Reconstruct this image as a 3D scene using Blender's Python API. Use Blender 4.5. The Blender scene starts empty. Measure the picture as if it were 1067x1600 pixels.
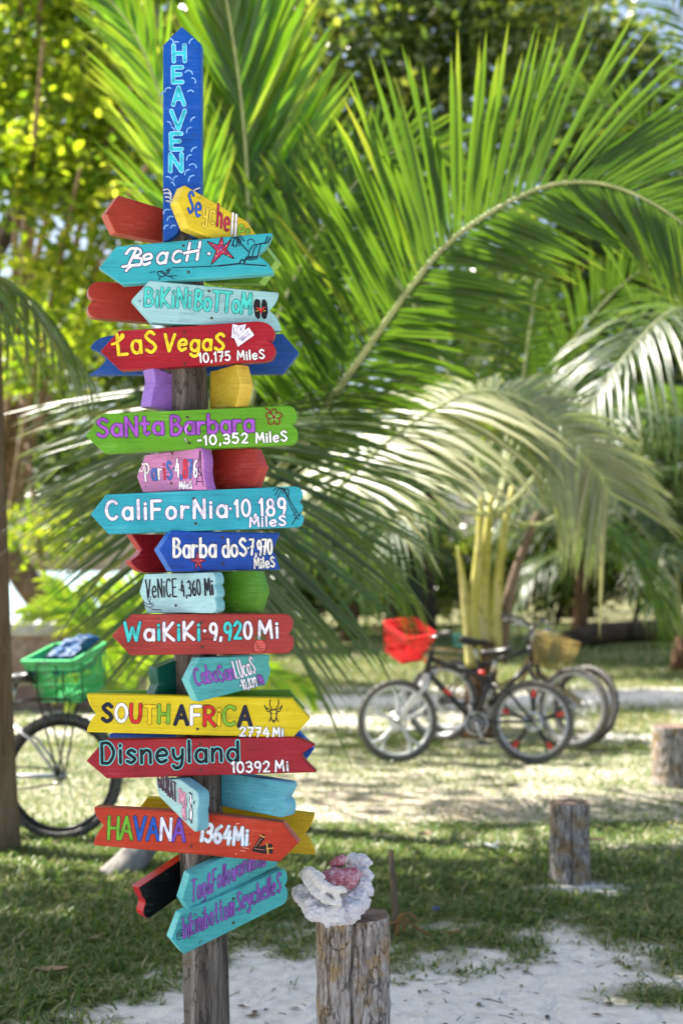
import bpy, bmesh, math, random
import numpy as np
from mathutils import Vector, Matrix, noise as mnoise
R = math.radians
rng = np.random.default_rng(7); random.seed(7)
SC = bpy.context.scene; COL = SC.collection
# ------------------------------------------------------------------ camera, sky, sun, exposure
F = 2222.0; EYE = Vector((0, 0, 1.51)); PITCH = math.atan(92 / F)
cd = bpy.data.cameras.new("camera"); cam = bpy.data.objects.new("camera", cd); COL.objects.link(cam)
cam.location = EYE; cam.rotation_euler = (math.pi / 2 + PITCH, 0, 0)
cd.sensor_fit = 'VERTICAL'; cd.sensor_height = 36; cd.sensor_width = 24; cd.lens = 50
cd.clip_start = 0.05; cd.clip_end = 5000
cd.dof.use_dof = True; cd.dof.focus_distance = 3.56; cd.dof.aperture_fstop = 2.8; cd.dof.aperture_blades = 0
SC.camera = cam
SUN = Vector((-0.75, 0.36, 1.15)).normalized()
w = bpy.data.worlds.new("World"); SC.world = w; w.use_nodes = True
nt = w.node_tree; bg = nt.nodes["Background"]
sky = nt.nodes.new("ShaderNodeTexSky"); sky.sky_type = 'NISHITA'; sky.sun_disc = False
sky.sun_elevation = math.asin(SUN.z); sky.sun_rotation = math.atan2(SUN.x, SUN.y)
sky.air_density = 1.0; sky.dust_density = 3.6; sky.ozone_density = 1.0
nt.links.new(sky.outputs[0], bg.inputs[0]); bg.inputs[1].default_value = 0.085
sl = bpy.data.lights.new("sun", 'SUN'); sl.energy = 5.0; sl.angle = R(0.5); sl.color = (1, 0.94, 0.84)
so = bpy.data.objects.new("sun", sl); COL.objects.link(so); so.rotation_euler = SUN.to_track_quat('Z', 'Y').to_euler()
SC.view_settings.view_transform = 'Standard'; SC.view_settings.look = 'None'
SC.view_settings.exposure = 1.68; SC.view_settings.gamma = 1
SC.render.engine = 'CYCLES'
cy = SC.cycles; cy.use_denoising = True; cy.max_bounces = 9; cy.diffuse_bounces = 5; cy.transmission_bounces = 5; cy.transparent_max_bounces = 8
cy.sample_clamp_indirect = 8

# ------------------------------------------------------------------ helpers
RC = Matrix.Rotation(math.pi / 2 + PITCH, 3, 'X')
def ray(px, py): return RC @ Vector(((px - 533.5) / F, (800 - py) / F, -1))
def at(px, py, Y):
    d = ray(px, py); return EYE + d * (Y / d.y)
def gnd(px, py):
    d = ray(px, py); return EYE + d * (-EYE.z / d.z)
def lin(r, g, b, k=1.0):
    f = lambda c: ((c / 255 + 0.055) / 1.055) ** 2.4 if c > 10 else c / 255 / 12.92
    return (f(r) * k, f(g) * k, f(b) * k)

class MB:
    def __init__(s): s.v = []; s.n = 0; s.f = []; s.m = []; s.t = []
    def add(s, v, f, m=0, t=None):
        v = np.asarray(v, float).reshape(-1, 3)
        s.v.append(v); o = s.n; s.n += len(v)
        s.t.append(np.zeros(len(v)) if t is None else np.broadcast_to(np.asarray(t, float), (len(v),)))
        for q in f: s.f.append([i + o for i in q])
        s.m.extend([m] * len(f)); return s
    def addq(s, v, q, m=0, t=None):     # numpy face array
        return s.add(v, np.asarray(q).tolist(), m, t)
    def box(s, c, size, rot=None, m=0):
        c = Vector(c); hx, hy, hz = [x / 2 for x in size]
        vs = [Vector((x, y, z)) for x in (-hx, hx) for y in (-hy, hy) for z in (-hz, hz)]
        if rot is not None: vs = [rot @ v for v in vs]
        return s.add([tuple(c + v) for v in vs], [(0, 1, 3, 2), (4, 6, 7, 5), (0, 4, 5, 1), (2, 3, 7, 6), (0, 2, 6, 4), (1, 5, 7, 3)], m)
    def tube(s, pts, rad, n=8, m=0, cap=True, closed=False, t=None):
        P = [Vector(p) for p in pts]; k = len(P)
        if not hasattr(rad, '__len__'): rad = [rad] * k
        vs = []; prev = None
        for i in range(k):
            a = P[(i - 1) % k] if (closed or i > 0) else P[i]; b = P[(i + 1) % k] if (closed or i < k - 1) else P[i]
            T = (b - a).normalized()
            if prev is None:
                u = T.orthogonal().normalized()
            else:
                u = prev - T * prev.dot(T); u = u.normalized() if u.length > 1e-6 else T.orthogonal().normalized()
            prev = u; w_ = T.cross(u)
            for j in range(n):
                a_ = 2 * math.pi * j / n
                vs.append(tuple(P[i] + (u * math.cos(a_) + w_ * math.sin(a_)) * rad[i]))
        fs = []
        for i in range(k if closed else k - 1):
            for j in range(n):
                a = i * n + j; b = i * n + (j + 1) % n; i2 = ((i + 1) % k) * n
                fs.append((a, b, i2 + (j + 1) % n, i2 + j))
        if cap and not closed:
            fs.append(tuple(range(n))[::-1]); fs.append(tuple((k - 1) * n + j for j in range(n)))
        return s.add(vs, fs, m, t)
    def ring(s, c, R_, r, n=36, k=8, m=0, sy=1.0):    # torus round the local y axis
        vs = []; fs = []
        for i in range(n):
            a = 2 * math.pi * i / n
            for j in range(k):
                b = 2 * math.pi * j / k; q = R_ + r * math.cos(b)
                vs.append((c[0] + q * math.cos(a), c[1] + r * sy * math.sin(b), c[2] + q * math.sin(a)))
        for i in range(n):
            for j in range(k):
                fs.append((i * k + j, i * k + (j + 1) % k, ((i + 1) % n) * k + (j + 1) % k, ((i + 1) % n) * k + j))
        return s.add(vs, fs, m)
    def xform(s, M):
        for i, v in enumerate(s.v):
            h = np.c_[v, np.ones(len(v))] @ np.array(M).T; s.v[i] = h[:, :3]
        return s
    def mesh(s, name, mats, smooth=True, origin=(0, 0, 0)):
        me = bpy.data.meshes.new(name); V = np.concatenate(s.v) - np.array(origin)
        tot = np.array([len(q) for q in s.f]); idx = np.fromiter((i for q in s.f for i in q), int)
        me.vertices.add(len(V)); me.vertices.foreach_set("co", V.ravel())
        me.loops.add(len(idx)); me.loops.foreach_set("vertex_index", idx)
        me.polygons.add(len(tot)); me.polygons.foreach_set("loop_start", np.r_[0, np.cumsum(tot)[:-1]]); me.polygons.foreach_set("loop_total", tot)
        for m in mats: me.materials.append(m)
        me.polygons.foreach_set("material_index", np.array(s.m)); me.polygons.foreach_set("use_smooth", np.full(len(tot), smooth))
        T = np.concatenate(s.t)
        if T.any():
            at_ = me.attributes.new("tint", 'FLOAT', 'POINT'); at_.data.foreach_set("value", T)
        me.update(); me.validate(); return me

def tag(o, label=None, cat=None, group=None, kind=None):
    for k, v in (('label', label), ('category', cat), ('group', group), ('kind', kind)):
        if v: o[k] = v
    return o
def thing(name, loc, label, cat, group=None):
    o = bpy.data.objects.new(name, None); COL.objects.link(o); o.location = loc; o.empty_display_size = .1
    return tag(o, label, cat, group)
def rootloc(o):
    while o.parent: o = o.parent
    return o.location
def part(mb, name, mats, parent, smooth=True, local=False, label=None):
    """a part or sub-part: mb in world coordinates (or in the root's own when local)"""
    mats = mats if isinstance(mats, (list, tuple)) else [mats]
    me = mb.mesh(name, mats, smooth, (0, 0, 0) if local else rootloc(parent))
    o = bpy.data.objects.new(name, me); COL.objects.link(o); o.parent = parent
    if label: o['label'] = label
    return o
def solo(mb, name, mats, loc, label=None, cat=None, group=None, kind=None, smooth=True):
    mats = mats if isinstance(mats, (list, tuple)) else [mats]
    o = bpy.data.objects.new(name, mb.mesh(name, mats, smooth, loc)); COL.objects.link(o); o.location = loc
    return tag(o, label, cat, group, kind)
def copy_tree(o, parent=None):
    c = o.copy(); COL.objects.link(c); c.parent = parent
    for ch in list(o.children): copy_tree(ch, c)
    return c
def autosmooth(o, ang=40):
    me = o.data; me.set_sharp_from_angle(angle=R(ang))
def catmull(P, n=8):
    P = [np.array(p, float) for p in P]; P = [2 * P[0] - P[1]] + P + [2 * P[-1] - P[-2]]; out = []
    for i in range(1, len(P) - 2):
        a, b, c, d = P[i - 1:i + 3]
        for t in np.linspace(0, 1, n, endpoint=False):
            out.append(.5 * (2 * b + (c - a) * t + (2 * a - 5 * b + 4 * c - d) * t * t + (3 * b - a - 3 * c + d) * t ** 3))
    out.append(P[-2]); return out

# value noise for masks
def vnoise(x, y, seed=0):
    xi = np.floor(x).astype(np.int64); yi = np.floor(y).astype(np.int64); fx = x - xi; fy = y - yi
    def h(a, b):
        n = (a * 374761393 + b * 668265263 + seed * 974711) & 0x7fffffff
        n = ((n ^ (n >> 13)) * 1274126177) & 0x7fffffff
        return ((n ^ (n >> 16)) & 0xffff) / 65535.0
    fx = fx * fx * (3 - 2 * fx); fy = fy * fy * (3 - 2 * fy)
    return (h(xi, yi) * (1 - fx) + h(xi + 1, yi) * fx) * (1 - fy) + (h(xi, yi + 1) * (1 - fx) + h(xi + 1, yi + 1) * fx) * fy
def fbm(x, y, seed=0, o=4):
    s = 0; a = .5
    for i in range(o): s = s + a * vnoise(x * 2 ** i, y * 2 ** i, seed + i); a *= .5
    return s / (1 - .5 ** o)

# ------------------------------------------------------------------ materials
def newmat(name):
    m = bpy.data.materials.new(name); m.use_nodes = True; t = m.node_tree
    return m, t, t.nodes["Principled BSDF"]
def N(t, typ, **kw):
    n = t.nodes.new(typ)
    for k, v in kw.items():
        if k in n.inputs: n.inputs[k].default_value = v
        else: setattr(n, k, v)
    return n
def ramp(t, fac, stops):
    r = t.nodes.new("ShaderNodeValToRGB"); e = r.color_ramp.elements
    while len(e) < len(stops): e.new(.5)
    for el, (p, c) in zip(e, stops): el.position = p; el.color = (*c, 1)
    t.links.new(fac, r.inputs[0]); return r.outputs[0]
def coords(t, scale=(1, 1, 1)):
    tc = t.nodes.new("ShaderNodeTexCoord"); mp = t.nodes.new("ShaderNodeMapping"); mp.inputs["Scale"].default_value = scale
    t.links.new(tc.outputs["Object"], mp.inputs[0]); return mp.outputs[0]
def bump(t, p, h, strength=.3, dist=.01):
    b = N(t, "ShaderNodeBump", Strength=strength, Distance=dist); t.links.new(h, b.inputs["Height"]); t.links.new(b.outputs[0], p.inputs["Normal"])
PAINTS = {}
def paint(rgb, rough=.42, k=1.0):
    key = (rgb, rough, k)
    if key in PAINTS: return PAINTS[key]
    m, t, p = newmat("board_paint"); c = lin(*rgb, k * .75); l_ = .3 * c[0] + .5 * c[1] + .2 * c[2]; c = tuple(min(.9, max(.004, l_ + (x - l_) * 1.0)) for x in c)
    g = N(t, "ShaderNodeTexNoise", Scale=3.0, Detail=5.0, Roughness=.65); t.links.new(coords(t, (2.2, 12, 52)), g.inputs[0])
    f = N(t, "ShaderNodeTexNoise", Scale=9.0, Detail=4.0); t.links.new(coords(t), f.inputs[0])
    mx = N(t, "ShaderNodeMath", operation='ADD'); t.links.new(g.outputs[0], mx.inputs[0]); t.links.new(f.outputs[0], mx.inputs[1])
    hf = N(t, "ShaderNodeMath", operation='MULTIPLY'); t.links.new(mx.outputs[0], hf.inputs[0]); hf.inputs[1].default_value = .5
    col = ramp(t, hf.outputs[0], [(.34, tuple(x * .55 for x in c)), (.45, tuple(x * .9 for x in c)), (.55, c), (.66, tuple(min(1, x * 1.12 + .03) for x in c))])
    # small chips of dirt
    d = N(t, "ShaderNodeTexNoise", Scale=60.0, Detail=3.0); t.links.new(coords(t, (1, 1, 2.0)), d.inputs[0])
    dm = N(t, "ShaderNodeMath", operation='GREATER_THAN'); t.links.new(d.outputs[0], dm.inputs[0]); dm.inputs[1].default_value = .70
    mix = N(t, "ShaderNodeMix", data_type='RGBA'); t.links.new(dm.outputs[0], mix.inputs[0]); t.links.new(col, mix.inputs[6]); mix.inputs[7].default_value = (*[x * .45 + .02 for x in c], 1)
    t.links.new(mix.outputs[2], p.inputs["Base Color"])
    p.inputs["Roughness"].default_value = rough; p.inputs["Specular IOR Level"].default_value = .22
    bump(t, p, g.outputs[0], .5, .0026)
    PAINTS[key] = m; return m
def ink(rgb):
    key = ('ink', rgb)
    if key in PAINTS: return PAINTS[key]
    m, t, p = newmat("lettering_paint"); c = lin(*rgb)
    f = N(t, "ShaderNodeTexNoise", Scale=70.0, Detail=3.0); t.links.new(coords(t), f.inputs[0])
    t.links.new(ramp(t, f.outputs[0], [(.36, tuple(x * .66 for x in c)), (.47, tuple(x * .93 for x in c)), (.65, tuple(min(1, x * 1.05 + .004) for x in c))]), p.inputs["Base Color"])
    p.inputs["Roughness"].default_value = .5; p.inputs["Specular IOR Level"].default_value = .2; bump(t, p, f.outputs[0], .2, .0008)
    PAINTS[key] = m; return m
def basic(name, rgb, rough=.5, metal=0, var=.25, scale=20, bmp=0.0):
    m, t, p = newmat(name)
    f = N(t, "ShaderNodeTexNoise", Scale=float(scale), Detail=5.0); t.links.new(coords(t), f.inputs[0])
    t.links.new(ramp(t, f.outputs[0], [(.32, tuple(x * (1 - var) for x in rgb)), (.66, tuple(min(1, x * (1 + var)) for x in rgb))]), p.inputs["Base Color"])
    p.inputs["Roughness"].default_value = rough; p.inputs["Metallic"].default_value = metal
    if bmp: bump(t, p, f.outputs[0], .6, bmp)
    return m
def wood(name, stops, stretch=(26, 26, 1.6), lichen=None, bd=.004, lt=.58):
    m, t, p = newmat(name)
    g = N(t, "ShaderNodeTexNoise", Scale=1.0, Detail=7.0, Roughness=.68, Distortion=.25); t.links.new(coords(t, stretch), g.inputs[0])
    col = ramp(t, g.outputs[0], stops)
    if lichen:
        l = N(t, "ShaderNodeTexNoise", Scale=1.0, Detail=6.0, Roughness=.7); t.links.new(coords(t, (13, 13, 11)), l.inputs[0])
        lm = ramp(t, l.outputs[0], [(lt - .04, (0, 0, 0)), (lt + .05, (1, 1, 1))])
        ml = N(t, "ShaderNodeMath", operation='MULTIPLY'); t.links.new(lm, ml.inputs[0]); t.links.new(g.outputs[0], ml.inputs[1])
        mm = N(t, "ShaderNodeMath", operation='MULTIPLY'); mm.inputs[1].default_value = 1.5; mm.use_clamp = True; t.links.new(ml.outputs[0], mm.inputs[0])
        mix = N(t, "ShaderNodeMix", data_type='RGBA'); t.links.new(mm.outputs[0], mix.inputs[0]); t.links.new(col, mix.inputs[6]); mix.inputs[7].default_value = (*lichen, 1); col = mix.outputs[2]
    t.links.new(col, p.inputs["Base Color"]); p.inputs["Roughness"].default_value = .85; p.inputs["Specular IOR Level"].default_value = .2
    bump(t, p, g.outputs[0], .9, bd); return m
def leafmat(name, stops, tstops, mixf=.45, rough=.42, spec=.5):
    m, t, p = newmat(name)
    a = N(t, "ShaderNodeAttribute", attribute_name="tint")
    t.links.new(ramp(t, a.outputs["Fac"], stops), p.inputs["Base Color"]); p.inputs["Roughness"].default_value = rough; p.inputs["Specular IOR Level"].default_value = spec
    tr = t.nodes.new("ShaderNodeBsdfTranslucent"); t.links.new(ramp(t, a.outputs["Fac"], tstops), tr.inputs[0])
    mx = t.nodes.new("ShaderNodeMixShader"); mx.inputs[0].default_value = mixf
    t.links.new(p.outputs[0], mx.inputs[1]); t.links.new(tr.outputs[0], mx.inputs[2])
    t.links.new(mx.outputs[0], t.nodes["Material Output"].inputs[0]); return m

M_POST = wood("post_wood", [(.33, (.017, .015, .013)), (.45, (.09, .08, .07)), (.57, (.16, .145, .13)), (.72, (.31, .29, .27))], (34, 34, 2.2), (.12, .10, .07), .006, .62)
M_STUMP = wood("stump_wood", [(.32, (.04, .034, .028)), (.42, (.22, .19, .165)), (.54, (.40, .37, .34)), (.68, (.60, .57, .55))], (70, 70, 16), (.36, .24, .10), .010, .545)
def crackle(m, sc, dark):
    t = m.node_tree; p = t.nodes["Principled BSDF"]; src = p.inputs["Base Color"].links[0].from_socket
    wn = N(t, "ShaderNodeTexNoise", Scale=14.0, Detail=3.0); t.links.new(coords(t), wn.inputs[0])
    ad = N(t, "ShaderNodeVectorMath", operation='MULTIPLY_ADD'); ad.inputs[1].default_value = (1.6, 1.6, 1.6); t.links.new(wn.outputs["Color"], ad.inputs[0]); t.links.new(coords(t, sc), ad.inputs[2])
    v = N(t, "ShaderNodeTexVoronoi", feature='DISTANCE_TO_EDGE', Scale=1.0); t.links.new(ad.outputs[0], v.inputs[0])
    mk = ramp(t, v.outputs["Distance"], [(.015, dark), (.075, (1, 1, 1))]); mx = N(t, "ShaderNodeMix", data_type='RGBA', blend_type='MULTIPLY'); mx.inputs[0].default_value = .72
    t.links.new(src, mx.inputs[6]); t.links.new(mk, mx.inputs[7]); t.links.new(mx.outputs[2], p.inputs["Base Color"])
crackle(M_STUMP, (46, 46, 7), (.12, .10, .09)); crackle(M_POST, (60, 60, 3.2), (.25, .23, .2))
M_STUMPTOP = wood("stump_end_grain", [(.3, (.09, .06, .045)), (.6, (.24, .17, .13)), (.8, (.35, .28, .22))], (18, 18, 18), None, .003)
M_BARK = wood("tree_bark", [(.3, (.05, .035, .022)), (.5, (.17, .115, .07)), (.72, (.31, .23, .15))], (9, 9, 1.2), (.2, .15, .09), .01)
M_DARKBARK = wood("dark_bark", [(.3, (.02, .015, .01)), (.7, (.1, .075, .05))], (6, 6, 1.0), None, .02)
M_PALMTRUNK = wood("palm_trunk_fibre", [(.3, (.035, .02, .012)), (.5, (.13, .075, .042)), (.72, (.27, .165, .09))], (9, 9, 16), None, .02)
M_STICK = wood("stick_wood", [(.3, (.06, .045, .03)), (.6, (.24, .18, .13)), (.8, (.36, .3, .22))], (50, 50, 4), (.33, .17, .04), .003, .6)
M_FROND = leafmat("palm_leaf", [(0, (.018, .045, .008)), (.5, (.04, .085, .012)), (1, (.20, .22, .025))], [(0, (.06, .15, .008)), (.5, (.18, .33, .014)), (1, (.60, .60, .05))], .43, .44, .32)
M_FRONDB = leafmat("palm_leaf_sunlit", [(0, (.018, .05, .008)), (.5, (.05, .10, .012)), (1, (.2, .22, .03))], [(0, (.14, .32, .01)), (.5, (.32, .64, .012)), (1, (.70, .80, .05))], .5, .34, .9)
M_FRONDF = leafmat("palm_leaf_sheen", [(0, (.09, .115, .05)), (.5, (.24, .26, .11)), (1, (.36, .34, .16))], [(0, (.1, .2, .03)), (.5, (.22, .34, .05)), (1, (.5, .48, .1))], .3, .40, .9)  # base colour raised to carry the frond's white sun sheen
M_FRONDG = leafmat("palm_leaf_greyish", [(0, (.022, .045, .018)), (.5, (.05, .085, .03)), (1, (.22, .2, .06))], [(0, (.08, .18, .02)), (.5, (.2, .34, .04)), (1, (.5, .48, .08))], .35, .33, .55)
M_FRONDD = leafmat("palm_leaf_shaded", [(0, (.014, .032, .012)), (.5, (.035, .06, .022)), (1, (.16, .15, .05))], [(0, (.03, .08, .015)), (.5, (.08, .15, .02)), (1, (.3, .28, .05))], .25, .4, .4)  # darker, less translucent copy; shade on the back palms put into the colour
M_RACHIS = basic("palm_midrib", (.30, .33, .13), .45, 0, .3, 9)
M_PETIOLE = wood("palm_petiole", [(.28, (.18, .12, .06)), (.40, (.40, .40, .07)), (.52, (.54, .50, .16)), (.64, (.56, .50, .32)), (.78, (.60, .55, .45))], (11, 11, .9), (.16, .10, .05), .005, .60)
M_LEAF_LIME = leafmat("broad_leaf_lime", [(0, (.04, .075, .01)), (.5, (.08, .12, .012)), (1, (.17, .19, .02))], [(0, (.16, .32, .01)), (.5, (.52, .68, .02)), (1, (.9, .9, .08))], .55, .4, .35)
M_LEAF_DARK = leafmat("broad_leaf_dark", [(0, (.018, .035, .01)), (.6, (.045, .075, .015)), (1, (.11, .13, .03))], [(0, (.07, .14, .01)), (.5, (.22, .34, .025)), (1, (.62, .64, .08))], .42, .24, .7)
M_GRASS = leafmat("grass_blade", [(0, (.035, .085, .012)), (.5, (.09, .16, .025)), (1, (.34, .30, .14))], [(0, (.09, .22, .015)), (.5, (.18, .32, .03)), (1, (.45, .40, .14))], .32, .42, .4)

# ------------------------------------------------------------------ ground
def gheight(X, Y):
    d = np.hypot(X, Y); a = np.clip(1 - d / 60, 0, 1)
    return (.035 * (fbm(X * .9, Y * .9, 3) - .5) + .012 * (fbm(X * 5, Y * 5, 9) - .5)) * a
def cover(X, Y):
    """(grass, bare soil) amounts of the ground at X, Y"""
    n1 = fbm(X * 1.3, Y * 1.3, 21); n2 = fbm(X * 5.5, Y * 5.5, 33); n3 = fbm(X * 17, Y * 17, 41, 3)
    nn = (n1 - .5) * .9 + (n2 - .5) * 1.0 + (n3 - .5) * .7
    kx = np.array([-6, -1.25, -.95, -.72, -.35, 0, .12, .35, .62, .9, 1.15, 1.4, 6]); ky = np.array([3.9, 4.2, 4.75, 5.35, 5.75, 5.6, 5.5, 5.45, 5.75, 6.0, 5.65, 5.35, 5.0])
    g = np.clip((Y - np.interp(X, kx, ky)) * 1.7 + nn * 1.4 + .35, 0, 1)
    g = np.maximum(g, np.clip(1.15 - np.hypot((X - 1.12) / .24, (Y - 5.1) / .17) + nn * .6, 0, 1))
    # sandy ring round the second stump
    sp = gnd(900, 1388); g *= 1 - np.clip(1.2 - np.hypot((X - sp.x - .02) / .26, (Y - sp.y + .04) / .22) + nn * .9, 0, 1)
    # sandy tongue
    g *= 1 - np.clip(.55 - np.hypot((X - .42) / .3, (Y - 6.1) / .16) + nn * 1.2, 0, 1)
    soil = np.clip(1.1 - np.hypot((X - .75) / 1.7, (Y - 9.4) / 1.35) + nn * 1.5, 0, 1)
    soil = np.maximum(soil, np.clip(1.0 - np.hypot((X - 1.6) / 1.0, (Y - 10.6) / .7) + nn * 1.2, 0, 1))
    g = g * (1 - .72 * soil) * np.where((Y > 7.8) & (Y < 12), .75, 1)
    path = np.clip(1.1 - np.abs(Y - (16.4 + .2 * X)) / 1.1 + nn * .8, 0, 1) * np.clip((X + 2.5) * .6, 0, 1)
    path = np.maximum(path, np.clip(.5 - np.abs(Y - 12.9 - .05 * X) / .7 + nn * 1.6, 0, 1) * np.clip((X - 1.0) * 1., 0, 1))
    path = path * .8; g = g * (1 - path)
    g = np.where(Y > 18.5, np.maximum(g, np.clip(.75 + (n1 - .5) * 1.2, 0, 1)), g); g = g * (1 - .9 * np.clip(path, 0, 1))
    g = np.where((Y > 12) & (Y < 18.5), g * np.clip(.75 + (n1 - .5) * 2.2 + (n2 - .5), .1, 1), g)
    return g, soil * (1 - path)
def axis(segs):
    out = []
    for a, b, st in segs: out += list(np.arange(a, b, st))
    return np.array(out + [segs[-1][1]])
gx = axis([(-2000, -200, 300), (-200, -30, 17), (-30, -8, 1.1), (-8, -2.6, .2), (-2.6, 3.4, .045), (3.4, 8, .2), (8, 30, 1.1), (30, 200, 17), (200, 2000, 300)])
gy = axis([(-600, -60, 90), (-60, -6, 6), (-6, 3.4, .4), (3.4, 8.5, .035), (8.5, 14, .06), (14, 26, .2), (26, 60, 2), (60, 300, 24), (300, 3000, 450)])
GX, GY = np.meshgrid(gx, gy); g_, s_ = cover(GX, GY)
nx, ny = len(gx), len(gy); I = (np.arange(ny - 1)[:, None] * nx + np.arange(nx - 1)[None]).ravel()
mb = MB(); mb.addq(np.c_[GX.ravel(), GY.ravel(), gheight(GX, GY).ravel()], np.c_[I, I + 1, I + nx + 1, I + nx])
m, t, p = newmat("sand_and_turf")
aG = N(t, "ShaderNodeAttribute", attribute_name="grass_cover"); aS = N(t, "ShaderNodeAttribute", attribute_name="bare_soil")
n1 = N(t, "ShaderNodeTexNoise", Scale=14.0, Detail=8.0, Roughness=.7); t.links.new(coords(t), n1.inputs[0])
n2 = N(t, "ShaderNodeTexNoise", Scale=180.0, Detail=3.0); t.links.new(coords(t), n2.inputs[0])
n3 = N(t, "ShaderNodeTexNoise", Scale=7.0, Detail=4.0, Distortion=.6); t.links.new(coords(t), n3.inputs[0])
sand = ramp(t, n1.outputs[0], [(.3, (.53, .50, .455)), (.5, (.67, .64, .60)), (.7, (.74, .715, .68))])
sp_ = ramp(t, n2.outputs[0], [(.29, (.25, .2, .16)), (.36, (1, 1, 1))])
mu = N(t, "ShaderNodeMix", data_type='RGBA', blend_type='MULTIPLY'); mu.inputs[0].default_value = .8; t.links.new(sand, mu.inputs[6]); t.links.new(sp_, mu.inputs[7])
soilc = ramp(t, n1.outputs[0], [(.3, (.27, .21, .15)), (.5, (.42, .35, .265)), (.7, (.58, .52, .44))])
turf = ramp(t, n1.outputs[0], [(.3, (.06, .075, .025)), (.5, (.15, .15, .065)), (.68, (.34, .31, .2))])
x1 = N(t, "ShaderNodeMix", data_type='RGBA'); t.links.new(aS.outputs["Fac"], x1.inputs[0]); t.links.new(mu.outputs[2], x1.inputs[6]); t.links.new(soilc, x1.inputs[7])
x2 = N(t, "ShaderNodeMix", data_type='RGBA'); t.links.new(aG.outputs["Fac"], x2.inputs[0]); t.links.new(x1.outputs[2], x2.inputs[6]); t.links.new(turf, x2.inputs[7])
t.links.new(x2.outputs[2], p.inputs["Base Color"]); p.inputs["Roughness"].default_value = .95; p.inputs["Specular IOR Level"].default_value = .15
ad = N(t, "ShaderNodeMath", operation='MULTIPLY_ADD'); ad.inputs[1].default_value = .12; t.links.new(n1.outputs[0], ad.inputs[0]); t.links.new(n3.outputs[0], ad.inputs[2])
bump(t, p, ad.outputs[0], .9, .05)
ground = solo(mb, "ground", m, (0, 0, 0), kind="structure")
for nm, arr in (("grass_cover", g_), ("bare_soil", s_)):
    a = ground.data.attributes.new(nm, 'FLOAT', 'POINT'); a.data.foreach_set("value", arr.ravel())
ms, t, p = newmat("sea_water"); p.inputs["Base Color"].default_value = (.32, .44, .46, 1); p.inputs["Roughness"].default_value = .35
nz = N(t, "ShaderNodeTexNoise", Scale=.8, Detail=4.0); t.links.new(coords(t, (1, 3, 1)), nz.inputs[0]); bump(t, p, nz.outputs[0], .25, .3)
mb = MB(); mb.add([(-900, 30, .05), (-1.5, 30, .05), (-1.5, 2900, .05), (-900, 2900, .05)], [(0, 1, 2, 3)])
solo(mb, "sea", ms, (0, 0, 0), kind="structure")

def blades(n, xr, yr, hgt, wid, seed, lean=.9, pw=1.0, tdry=.3):
    r = np.random.default_rng(seed)
    Y = r.uniform(yr[0] ** pw, yr[1] ** pw, n) ** (1 / pw); X = r.uniform(xr[0], xr[1], n)
    g, s = cover(X, Y); dens = g * np.clip(2.2 * fbm(X * 3, Y * 3, 77) - .25 + .3 * (Y > 8), .22, 1) ; k = r.random(n) < np.clip(dens, 0, 1)
    # stay inside what the camera could see with a margin
    k &= np.abs(X) < .34 * Y + .5
    X, Y, g = X[k], Y[k], g[k]; n = len(X); Z = gheight(X, Y)
    sc = (.55 + .6 * fbm(X * 2.3, Y * 2.3, 55) * 1.6 * r.random(n)) * (.5 + .5 * g)
    h = hgt * sc * r.uniform(.5, 1.35, n); wd = wid * r.uniform(.6, 1.3, n)
    a = r.uniform(0, 2 * np.pi, n); ln = lean * r.uniform(.3, 1.5, n)
    d = np.c_[np.cos(a), np.sin(a)]; sd = np.c_[-d[:, 1], d[:, 0]] * wd[:, None] / 2
    def pt(u, w_):
        return np.c_[X + d[:, 0] * h * ln * u ** 1.6 + sd[:, 0] * w_, Y + d[:, 1] * h * ln * u ** 1.6 + sd[:, 1] * w_, Z - .004 + h * (u - .45 * u * u * np.clip(ln, 0, 1.5))]
    V = np.stack([pt(0., -.7), pt(0., .7), pt(.5, -1), pt(.5, 1), pt(1., 0)], 1).reshape(-1, 3)
    b = np.arange(n)[:, None] * 5
    tint = np.clip(r.normal(.42, .2, n) + (r.random(n) < tdry) * .45, .01, 1)
    return V, np.c_[b, b + 1, b + 3, b + 2], np.c_[b + 2, b + 3, b + 4], np.repeat(tint, 5)
gb = MB()
for args in ((125000, (-2.2, 2.6), (4.2, 8.6), .075, .0085, 1, 1.3, 1, .2), (60000, (-2.8, 3.4), (8.2, 13.5), .065, .009, 2, 1.1, 1, .28),
             (34000, (-5, 6.5), (13, 24), .10, .014, 3, .8, 1, .3), (16000, (-8, 11), (23, 40), .16, .03, 4, .6, 1, .2)):
    V, Q, T3, ti = blades(*args[:2], args[2], *args[3:])
    gb.v.append(V); o = gb.n; gb.n += len(V); gb.t.append(ti)
    gb.f += (Q + o).tolist() + (T3 + o).tolist(); gb.m += [0] * (len(Q) + len(T3))
solo(gb, "grass", M_GRASS, (0, 0, 0), kind="stuff")
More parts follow.
